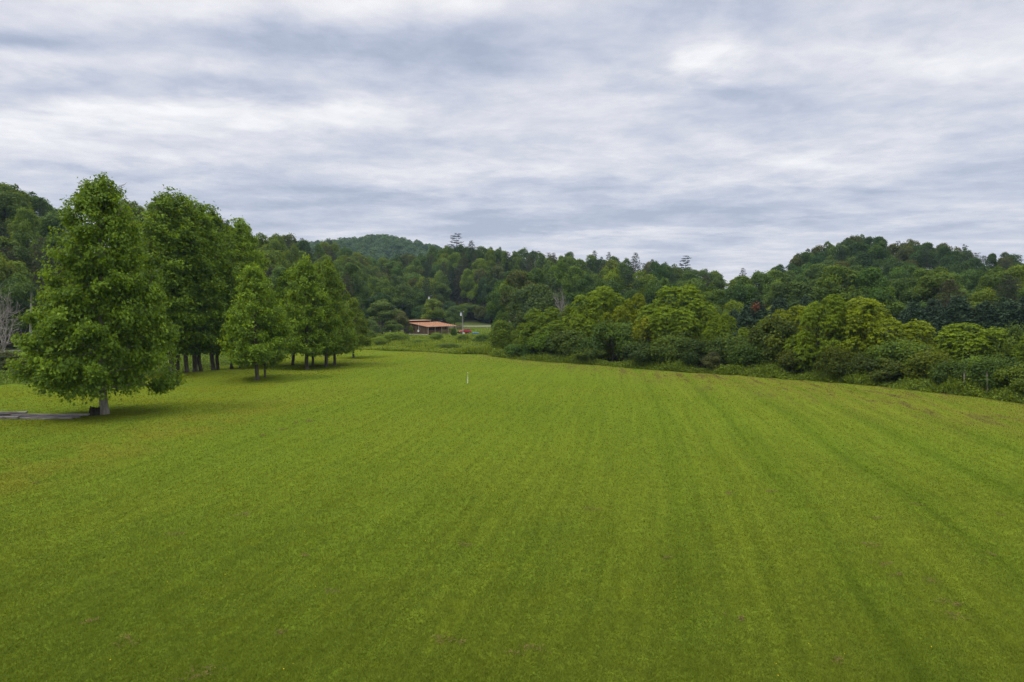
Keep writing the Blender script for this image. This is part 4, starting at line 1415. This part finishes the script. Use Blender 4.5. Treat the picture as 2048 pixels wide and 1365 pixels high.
def place_forest():
    r2 = random.Random(12)
    for t in TREES:
        pine = t['kd'] == 'pine'
        sky = float(SKY_Y(t['px']))
        dy = t['yt'] - sky
        t['row'] = 'on the skyline' if dy < 9 else 'high on slope' if dy < 38 else 'halfway up slope' if dy < 75 else 'at wood edge'
        t['place'] = next(s for lim, s in PLACES if t['px'] < lim)
        if pine:
            t['look'] = r2.choice(['dark', 'brownish'])
            t['color'] = {'dark': (0.034, 0.056, 0.022), 'brownish': (0.056, 0.062, 0.026)}[t['look']]
            t['noun'] = 'pine'
        else:
            w = {'poplar': (4, 3, 1, 2, 0), 'oak': (1, 3, 3, 1, 1), 'airy': (2, 2, 1, 1, 2), 'round': (1, 3, 3, 1, 1)}[t['kd']]
            if t['px'] > 1540:                       # the round hill is darker wood than the flat below it
                w = (0, 2, 4, 0, 2) if t['y'] > 225 else (4, 3, 0, 2, 0)
            t['look'] = r2.choices(list(LOOKS), w)[0]
            t['color'] = LOOKS[t['look']]
            t['noun'] = {'poplar': 'tall tree', 'oak': 'spreading tree', 'airy': 'open-crowned tree', 'round': 'round tree'}[t['kd']]
    groups = {}
    for t in TREES:
        groups.setdefault((t['look'], t['noun'], t['row'], t['place']), []).append(t)
    for key, ts in groups.items():
        ts.sort(key=lambda t: t['px'])
        for i, t in enumerate(ts):
            lab = '%s %s %s, %s' % key
            if len(ts) > 1:
                lab += ', ' + (ORD[i] if i < 8 else 'last') + ' from left'
            pine = t['noun'] == 'pine'
            ks = K[t['kd']]
            tree(ks[r2.randrange(len(ks))], 'pine_tree' if pine else 'broadleaf_tree', t['x'], t['y'], t['h'], t['r'], jig(t['color'], 0.12),
                 lab, 'pine' if pine else 'tree', 'pines of the wooded slopes' if pine else 'broadleaf trees of the wooded slopes', parts=t['y'] < 200)
    print('forest trees', len(TREES), 'pines', sum(t['noun'] == 'pine' for t in TREES), 'labels', len(groups))


place_forest()

# pines that stand out against the sky
for px, yt, wpx, D, kd, i, lab in (
        (912, 467, 38, 352, 'thin_pine', 0, 'tall thin pine sticking up highest above the ridge, behind the cabin'),
        (943, 482, 32, 350, 'pine', 1, 'pine on the ridge just right of the tallest thin pine'),
        (606, 477, 32, 330, 'pine', 1, 'dark pine on the skyline where the left wood drops away'),
        (662, 482, 56, 340, 'pine', 0, 'spreading pine on the skyline before the far blue hill'),
        (1188, 502, 24, 350, 'pine', 1, 'small pine top on the middle ridge above the first hedge dome'),
        (1217, 505, 26, 350, 'pine', 2, 'pine top on the middle ridge right of a smaller one'),
        (1270, 506, 32, 345, 'pine', 1, 'twin-tipped pine on the middle ridge'),
        (1370, 512, 34, 340, 'thin_pine', 1, 'bristly pine at the right end of the middle ridge'),
        (1484, 537, 22, 335, 'pine', 2, 'tiny pine at the lowest dip of the skyline'),
        (1926, 489, 26, 325, 'thin_pine', 0, 'small palm-like pine on the right shoulder of the round hill')):
    x = X_at(px, D)
    tree(K[kd][i], 'pine_tree', x, D, Z_at(yt, D) - gz(x, D), wpx / 2 / F * D, jig((0.030, 0.046, 0.024), 0.1), lab, 'pine', 'pines against the sky', parts=False)


def build_far_wood():
    rng = np.random.default_rng(23)
    n = 2600
    px = rng.uniform(380, 1080, n)
    y = rng.uniform(690, 960, n)
    x = (px - 1024) / F * y
    z = ground_z(x, y)
    ok = z > 8
    x, y, z = x[ok], y[ok], z[ok]
    n = len(x)
    k = 70
    d = unit(rng.normal(0, 1, (n * k, 3)) + np.array((0, 0, 0.5)))
    R = np.repeat(rng.uniform(3.2, 6.0, n), k)
    hgt = np.repeat(rng.uniform(5, 12, n), k)
    P = np.repeat(np.c_[x, y, z], k, 0) + d * R[:, None] * np.array((1, 1, 1.1)) + np.c_[np.zeros((n * k, 2)), hgt]
    tn = np.clip(np.repeat(rng.uniform(0.1, 0.8, n), k) + rng.normal(0, 0.15, n * k), 0, 1)
    V, Q, tn = leaf_quads(P, d + rng.normal(0, 0.35, (n * k, 3)), rng.normal(0, 1, (n * k, 3)), np.full(n * k, 2.6), np.full(n * k, 1.9), tn)
    tag(link('distant_forest', np_mesh('distant_forest', V, [Q], ['leaf'], tn), color=(0.045, 0.085, 0.028)),
        'bluish forest covering the distant hill beyond the valley', 'forest', kind='stuff')


build_far_wood()


# ------------------------------------------------------------------ timbers, stump, marker
def timber(px0, px1, D, z0, hgt, wid, dY, lab):
    x0, x1 = X_at(px0, D), X_at(px1, D)
    mb = MB()
    rng = np.random.default_rng(int(abs(px0 * 7 + px1)))
    n = 9
    xs = np.linspace(0, x1 - x0, n)
    prev = None
    k = len(mb.v)
    for i, xv in enumerate(xs):
        j = rng.normal(0, 0.008, (4, 2))
        sag = 0.012 * math.sin(xv * 1.1 + px0)
        for q, (a, b) in enumerate(((0, 0), (wid, 0), (wid, hgt), (0, hgt))):
            mb.v.append((xv, a + j[q, 0] + dY * i / (n - 1), b + j[q, 1] + sag))
        if i:
            for q in range(4):
                q2 = (q + 1) % 4
                mb.f.append((k + (i - 1) * 4 + q, k + (i - 1) * 4 + q2, k + i * 4 + q2, k + i * 4 + q))
    mb.f.append((k + 3, k + 2, k + 1, k))
    e = k + (n - 1) * 4
    mb.f.append((e, e + 1, e + 2, e + 3))
    o = mb.build('timber', 'timber', bevel=0.015, loc=(x0, D, gz((x0 + x1) / 2, D) + z0))
    tag(o, lab, 'timber', 'weathered timbers by the lone tree')


DT = D_of(835)
timber(-40, 27, DT - 0.25, 0.0, 0.17, 0.20, 0.05, 'short grey beam lying in front at the outer end of the timber stack')
timber(30, 137, DT - 0.05, 0.0, 0.15, 0.20, 0.0, 'long grey beam lying lowest in front on the grass')
timber(-30, 150, DT + 0.24, 0.02, 0.16, 0.20, 0.1, 'grey beam hidden behind the front one, lowest layer')
timber(14, 164, DT + 0.12, 0.17, 0.14, 0.30, 0.25, 'longest grey beam lying on top and ending nearest the trunk')
timber(-60, 42, DT + 0.10, 0.33, 0.13, 0.22, 0.15, 'grey beam on the very top of the timber stack at its outer end')
timber(-60, 36, DT + 0.45, 0.18, 0.15, 0.22, -0.1, 'grey beam under the top one at the back of the stack')


def build_stump():
    D = D_of(828)
    x = X_at(186, D) - 0.22
    mb = MB()
    rng = np.random.default_rng(4)
    n = 16
    k = 0
    rings = [(-0.1, 0.46), (0.12, 0.40), (0.35, 0.36), (0.52, 0.35), (0.56, 0.25), (0.40, 0.18), (0.30, 0.0)]
    ja = rng.normal(0, 0.05, n)
    jz = rng.normal(0, 0.06, n)
    for z, r in rings:
        for j in range(n):
            th = 6.2832 * j / n
            rr = r * (1 + ja[j] + 0.14 * math.sin(3 * th))
            mb.v.append((rr * math.cos(th), rr * math.sin(th), z + (jz[j] if z > 0.4 else 0)))
    for i in range(len(rings) - 1):
        for j in range(n):
            j2 = (j + 1) % n
            mb.f.append((i * n + j, i * n + j2, (i + 1) * n + j2, (i + 1) * n + j))
    o = mb.build('stump', 'dark_wood', loc=(x, D + 0.2, gz(x, D)))
    tag(o, 'dark rotten hollow stump against the trunk of the lone tree', 'stump')


build_stump()


def build_marker():
    D = D_of(767)
    x = X_at(935, D)
    root = empty('marker_post', (x, D, gz(x, D)))
    mb = MB().tube([(0, 0, -0.2), (0.005, 0, 0.5), (0.0, 0, 1.08)], [0.030, 0.028, 0.027], 10)
    mb.build('pole', 'white_plastic', root, True)
    MB().tube([(0, 0, 1.08), (0, 0, 1.10), (0, 0, 1.125)], [0.034, 0.034, 0.012], 10).build('cap', 'white_plastic', root, True)
    tag(root, 'thin white marker post standing alone in the mown field', 'post')


build_marker()


# ------------------------------------------------------------------ utility poles
def utility_pole(px, D, ytop, lean, r, lab, box=True, side=-1, cover_box=False):
    x = X_at(px, D)
    g = gz(x, D)
    h = Z_at(ytop, D) - g
    root = empty('utility_pole', (x, D, g))
    hs = np.linspace(-0.4, h, 6)
    MB().tube(np.c_[lean * hs, 0 * hs, hs], np.linspace(r * 1.15, r * 0.8, 6), 10).build('pole', 'pole_wood', root, True)
    if box:
        zt = h - 0.95
        tr = MB().tube([(lean * zt + side * 0.42, -0.05, zt - 0.5), (lean * zt + side * 0.42, -0.05, zt + 0.3), (lean * zt + side * 0.42, -0.05, zt + 0.42)], [0.25, 0.25, 0.17], 14).build('transformer', 'galvanised', root, True)
        MB().tube([(lean * zt + side * 0.42, -0.05, zt + 0.40), (lean * zt + side * 0.42, -0.05, zt + 0.62)], [0.06, 0.035], 8).build('bushing', 'porcelain', tr, True)
        MB().box((min(0, side * 0.42) + lean * zt, -0.09, zt), (max(0, side * 0.42) + lean * zt, -0.01, zt + 0.09)).build('bracket', 'galvanised', root)
        MB().tube([(lean * h - side * 0.05, 0, h - 0.25), (lean * h - side * 0.42, 0, h - 0.2), (lean * h - side * 0.45, 0, h + 0.02)], [0.04, 0.04, 0.07], 8).build('insulator', 'porcelain', root, True)
    if cover_box:
        MB().box((-0.16 + 0.24, -0.30, 0.0), (0.52, 0.02, 0.95)).build('meter_box', 'white_plastic', root, bevel=0.02)
    tag(root, lab, 'utility pole', 'utility poles')
    return x, D, g + h


p1 = utility_pole(925.5, 197, 622, -0.012, 0.17, 'utility pole with a pale transformer in front of the parked red car', True, -1, True)
p2 = utility_pole(860.5, 240, 591, 0.0, 0.12, 'utility pole with transformer half hidden by the tree behind the cabin', True, -1)
p3 = utility_pole(57, 112, 586, 0.055, 0.17, 'leaning grey utility pole beside the lone tree crown, without transformer', False)


def wire(a, b, sag, lab):
    t = np.linspace(0, 1, 22)
    pts = np.array(a) + (np.array(b) - np.array(a)) * t[:, None]
    pts[:, 2] -= sag * 4 * t * (1 - t)
    o = MB().tube(pts, 0.016, 5).build('power_line', 'wire', smooth=True)
    tag(o, lab, 'cable', 'power lines')


wire((p1[0], p1[1], p1[2] - 2.2), (18.0, 232.0, 5.8), 0.5, 'thin cable running from the car-side utility pole toward the hedge')
wire((p1[0], p1[1], p1[2] - 0.3), (p2[0], p2[1], p2[2] - 0.3), 0.8, 'thin cable between the two poles with transformers')
wire((p3[0] + 0.5, p3[1], p3[2] - 2.9), (-118, 118, 7.2), 0.4, 'thin cable from the leaning grey pole to the wood')


# ------------------------------------------------------------------ the cabin
def build_cabin():
    cx, cyy = -25.3, 204.7
    g = gz(cx + 2, cyy + 8)
    root = empty('cabin', (cx, cyy, g), math.atan2(.874, .487))
    L, Dp = 15.2, 7.1                    # along the porch, and porch front to ridge
    EZ, RZ = 2.55, 3.72
    zr = lambda y: EZ + (RZ - EZ) * y / Dp
    PD = 2.3                             # porch depth
    E = 10.7                             # where the closed rooms end
    # side wall, from porch front to ridge, boarded
    MB().hexa([(0, 0, .3), (.12, 0, .3), (.12, Dp, .3), (0, Dp, .3), (0, 0, zr(0) - .12), (.12, 0, zr(0) - .12), (.12, Dp, zr(Dp) - .12), (0, Dp, zr(Dp) - .12)]).build('side_wall', 'siding', root)
    m = MB()
    for i in range(17):                  # battens
        y = 0.2 + i * 0.41
        m.box((-.03, y, .31), (-.002, y + .05, zr(y) - .14))
    m.build('batten', 'siding', root)
    w = MB().box((-.05, 4.95, 1.45), (-.034, 5.95, 2.05)).build('window', 'glass', root)
    f = MB()
    f.box((-.07, 4.88, 1.38), (-.034, 4.95, 2.12)).box((-.07, 5.95, 1.38), (-.034, 6.02, 2.12)).box((-.07, 4.95, 2.05), (-.034, 5.95, 2.12)).box((-.07, 4.95, 1.38), (-.034, 5.95, 1.45))
    f.build('frame', 'dark_paint', w)
    MB().box((-.02, .1, -.3), (.14, Dp, .295)).build('foundation', 'concrete', root)
    # dish on a thin mast on the side wall
    ms = MB().tube([(-.12, 3.25, 1.1), (-.12, 3.25, 3.9)], .035, 8).build('mast', 'white_plastic', root, True)
    dsh = MB()
    n = 14
    for rr, dx in ((0.0, .10), (.2, .07), (.36, 0.0)):
        for j in range(n):
            a = 6.2832 * j / n
            dsh.v.append((-.30 + dx, 3.25 + rr * math.cos(a), 1.25 + rr * math.sin(a)))
    for i in range(2):
        for j in range(n):
            dsh.f.append((i * n + j, i * n + (j + 1) % n, (i + 1) * n + (j + 1) % n, (i + 1) * n + j))
    dsh.build('satellite_dish', 'white_plastic', root, True)
    # closed rooms behind the porch
    MB().hexa([(.13, PD, .62), (E, PD, .62), (E, PD + .12, .62), (.13, PD + .12, .62), (.13, PD, zr(PD) - .12), (E, PD, zr(PD) - .12), (E, PD + .12, zr(PD) - .12), (.13, PD + .12, zr(PD) - .12)]).build('front_wall', 'dark_paint', root)
    MB().hexa([(E - .12, PD + .13, .3), (E, PD + .13, .3), (E, Dp, .3), (E - .12, Dp, .3), (E - .12, PD + .13, zr(PD) - .12), (E, PD + .13, zr(PD) - .12), (E, Dp, zr(Dp) - .12), (E - .12, Dp, zr(Dp) - .12)]).build('end_wall', 'siding', root)
    dr = MB().box((8.9, PD - .06, .64), (9.8, PD - .004, 2.5)).build('door', 'deck_wood', root)
    MB().tube([(9.68, PD - .12, 1.5), (9.68, PD - .06, 1.5)], .04, 8).build('handle', 'chrome', dr)
    for xx in (1.7, 4.6, 7.0):
        w = MB().box((xx, PD - .05, 1.3), (xx + 1.2, PD - .004, 2.3)).build('window', 'glass', root)
        MB().box((xx - .07, PD - .06, 1.23), (xx, PD - .004, 2.37)).box((xx + 1.2, PD - .06, 1.23), (xx + 1.27, PD - .004, 2.37)).box((xx, PD - .06, 2.3), (xx + 1.2, PD - .004, 2.37)).build('frame', 'deck_wood', w)
    # porch
    MB().box((.14, -.02, .5), (L, PD - .01, .61)).box((E + .01, PD, .5), (L, Dp - .5, .61)).build('deck', 'deck_wood', root)
    MB().box((.14, -.06, .38), (L, -.024, .60)).build('fascia', 'deck_wood', root)
    px = [0.0, 3.55, 7.05, 10.65, 15.06]
    for i, xx in enumerate(px):
        MB().box((xx - .02, -.20, -.3), (xx + .14, -.064, zr(-.1) - .11)).build('post', 'pale_wood', root)
    MB().box((-.02, -.22, zr(-.1) - .11 + .002), (L + .1, -.04, zr(-.1) - .02)).build('beam', 'dark_paint', root)
    for i in range(4):
        a, b = px[i] + .145, px[i + 1] - .025
        m = MB()
        m.box((a, -.15, 1.42), (b, -.09, 1.50)).box((a, -.14, .74), (b, -.10, .81))
        m.box((a, -.145, 1.08), (b, -.095, 1.15))
        nb = int((b - a) / .16)
        for j in range(nb):
            xx = a + .06 + j * (b - a - .12) / max(nb - 1, 1)
            m.box((xx, -.155, .81), (xx + .07, -.151, 1.42))
        m.build('railing', 'deck_wood', root)
    m = MB().box((L - .06, .0, 1.42), (L, Dp - .6, 1.50)).box((L - .05, 0, .74), (L - .01, Dp - .6, .81))
    for j in range(36):
        m.box((L - .045, .1 + j * .17, .81), (L - .015, .15 + j * .17, 1.42))
    m.build('railing', 'deck_wood', root)
    for yy in (3.3, 6.5):
        MB().box((L - .13, yy, -.3), (L - .0, yy + .12, zr(yy) - .12)).build('post', 'pale_wood', root)
    m = MB()
    for xx in (2.0, 5.4, 8.8, 12.6):
        m.box((xx, 1.2, -.3), (xx + .15, 1.35, .5))
    m.build('pier', 'concrete', root)
    # low roof over porch and rooms, standing-seam metal
    o = .38
    m = MB()
    z0, z1 = zr(-o), zr(Dp + .15)
    m.hexa([(-o, -o, z0 - .09), (L + o, -o, z0 - .09), (L + o, Dp + .15, z1 - .09), (-o, Dp + .15, z1 - .09), (-o, -o, z0), (L + o, -o, z0), (L + o, Dp + .15, z1), (-o, Dp + .15, z1)])
    rf = m.build('roof', 'roof', root)
    m = MB()
    for i in range(27):
        xx = -o + .05 + i * .6
        m.hexa([(xx, -o, z0 + .002), (xx + .05, -o, z0 + .002), (xx + .05, Dp + .1, z1 - .006), (xx, Dp + .1, z1 - .006), (xx, -o, z0 + .045), (xx + .05, -o, z0 + .045), (xx + .05, Dp + .1, z1 + .037), (xx, Dp + .1, z1 + .037)])
    m.build('seam', 'roof', rf)
    MB().box((-o - .02, -o - .03, z0 - .15), (L + o + .02, -o - .003, z0 - .01)).build('gutter', 'dark_paint', rf)
    # raised back part
    MB().box((0, Dp + .16, .3), (11.0, Dp + 1.9, RZ + .42)).build('back_wall', 'dark_paint', root)
    m = MB()
    m.hexa([(-.4, Dp - .15, RZ + .46), (11.5, Dp - .15, RZ + .46), (11.5, Dp + 2.2, RZ + .60), (-.4, Dp + 2.2, RZ + .60), (-.4, Dp - .15, RZ + .56), (11.5, Dp - .15, RZ + .56), (11.5, Dp + 2.2, RZ + .70), (-.4, Dp + 2.2, RZ + .70)])
    m.build('upper_roof', 'roof', root)
    tag(root, 'brown board cabin with rusty orange metal roof and railed porch', 'cabin')

    # dark shed behind
    D = 262
    x = X_at(886, D)
    gg = gz(x, D)
    sh = empty('shed', (x, D, gg), 0.25)
    MB().box((-1.7, -1.5, -.3), (1.7, 1.5, 2.6)).build('wall', 'dark_paint', sh)
    MB().prism([(-1.95, 2.55), (1.95, 2.55), (1.95, 2.65), (0, 3.75), (-1.95, 2.65)], -1.75, 1.75).build('roof', 'dark_paint', sh)
    MB().box((-.5, -1.55, -.1), (.5, -1.504, 2.0)).build('door', 'siding', sh)
    tag(sh, 'small dark shed with peaked roof showing above the cabin roof', 'shed')

    # board fence to the right of the cabin
    D = 236
    x0, x1 = X_at(911, D), X_at(923, D)
    fn = empty('board_fence', (x0, D, gz(x0, D)), 0.0)
    m = MB()
    w = x1 - x0
    for i in range(int(w / .17)):
        m.box((i * .17, 0, .9), (i * .17 + .13, .03, 2.35 + 0.03 * math.sin(i * 2.1)))
    m.build('boards', 'siding', fn)
    MB().box((0, .032, 1.0), (w, .08, 1.1)).box((0, .032, 2.1), (w, .08, 2.2)).build('rail', 'deck_wood', fn)
    for xx in (0.0, w - .1):
        MB().box((xx, .082, -.3), (xx + .12, .2, 2.4)).build('post', 'dark_paint', fn)
    tag(fn, 'dark brown board screen between the cabin end and the transformer pole', 'fence')


build_cabin()


# ------------------------------------------------------------------ the red car, blue tarp
def build_car():
    D = 219
    x = X_at(928.5, D)
    g = gz(x, D)
    root = empty('parked_car', (x, D, g), math.radians(212))
    # side profile along x (front = +x), widths taper up to the roof
    sec = [(-2.15, .45, .80, .86), (-2.1, .35, .95, .88), (-1.4, .30, .98, .90), (0.0, .28, .97, .90), (1.0, .30, .95, .89), (1.75, .34, .86, .86), (2.1, .40, .72, .78)]
    m = MB()
    for xx, zb, zt, hw in sec:
        for yy, z in ((-hw * .92, zb), (-hw, zb + .18), (-hw, zt - .12), (-hw * .9, zt), (hw * .9, zt), (hw, zt - .12), (hw, zb + .18), (hw * .92, zb)):
            m.v.append((xx, yy, z))
    for i in range(len(sec) - 1):
        for j in range(8):
            j2 = (j + 1) % 8
            m.f.append((i * 8 + j, (i + 1) * 8 + j, (i + 1) * 8 + j2, i * 8 + j2))
    m.f.append(tuple(range(8)))
    m.f.append(tuple(reversed(range(48, 56))))
    m.build('body', 'red_paint', root, True)
    # cabin: roof and pillars in paint, glass set just proud
    rx0, rx1, bx0, bx1, zr, zb = -1.75, .25, -2.05, 1.0, 1.47, .95
    m = MB().hexa([(bx0, -.78, zb), (bx1, -.78, zb), (bx1, .78, zb), (bx0, .78, zb), (rx0, -.62, zr), (rx1, -.62, zr), (rx1, .62, zr), (rx0, .62, zr)])
    m.build('roof', 'red_paint', root, bevel=.06)
    def pane(name, p):
        mm = MB()
        mm.v = [tuple(q) for q in p]
        mm.f = [tuple(range(len(p)))]
        ob = mm.build(name, 'car_glass', root)
        s = ob.modifiers.new('thick', 'SOLIDIFY')
        s.thickness = .01
    pane('windshield', [(bx1 - .04, -.68, zb + .06), (bx1 - .04, .68, zb + .06), (rx1 + .07, .55, zr - .07), (rx1 + .07, -.55, zr - .07)])
    for s in (-1, 1):
        pane('side_window', [(bx0 + .25, s * .785, zb + .06), (bx1 - .22, s * .785, zb + .06), (rx1 - .06, s * .65, zr - .09), (rx0 + .2, s * .65, zr - .09)])
        MB().box((1.98, s * .62 - .16, .62), (2.10, s * .62 + .14, .76)).build('headlight', 'lamp_glass', root, bevel=.02)
    MB().box((2.04, -.80, .32), (2.20, .80, .56)).build('bumper', 'rubber', root, bevel=.03)
    MB().box((-2.24, -.80, .40), (-2.10, .80, .62)).build('bumper', 'rubber', root, bevel=.03)
    for wx in (-1.35, 1.35):
        for s in (-1, 1):
            a = [(wx, s * y_, .33) for y_ in (.70, .74, .90, .93)]
            wh = MB().tube(a, [.27, .33, .33, .27], 20).build('wheel', 'rubber', root, True)
            MB().tube([(wx, s * .932, .33), (wx, s * .94, .33)], [.20, .18], 14).build('rim', 'chrome', wh)
    tag(root, 'red car parked on the grass behind the transformer pole', 'car')
    D = 216
    x = X_at(951, D)
    rng = np.random.default_rng(2)
    nx, ny = 16, 8
    V = []
    for j in range(ny):
        for i in range(nx):
            V.append((-1.05 + 2.1 * i / (nx - 1), -.8 + 1.6 * j / (ny - 1), 0.10 + 0.16 * rng.uniform() * (0 < i < nx - 1)))
    Q = np.array([(j * nx + i, j * nx + i + 1, (j + 1) * nx + i + 1, (j + 1) * nx + i) for j in range(ny - 1) for i in range(nx - 1)])
    o = link('tarp', np_mesh('tarp', np.array(V), [Q], ['blue_plastic']), None, (x, D, gz(x, D) + 0.12))
    s = o.modifiers.new('thick', 'SOLIDIFY')
    s.thickness = 0.15
    s.offset = -1
    tag(o, 'crumpled bright blue tarp lying on the grass beside the red car', 'tarp')


build_car()


# ------------------------------------------------------------------ the humid air of the valley
def build_haze():
    m, t, out = new_mat('humid_air')
    v = t.n('ShaderNodeVolumePrincipled')
    t.put(v.inputs['Color'], (0.60, 0.82, 1.0))
    v.inputs['Density'].default_value = 0.00012
    v.inputs['Anisotropy'].default_value = 0.0
    t.t.links.new(v.outputs[0], out.inputs['Volume'])
    M['haze'] = m
    o = MB().box((-1400, -60, -4.0), (1400, 1500, 150)).build('haze', 'haze')
    tag(o, kind='stuff')


build_haze()
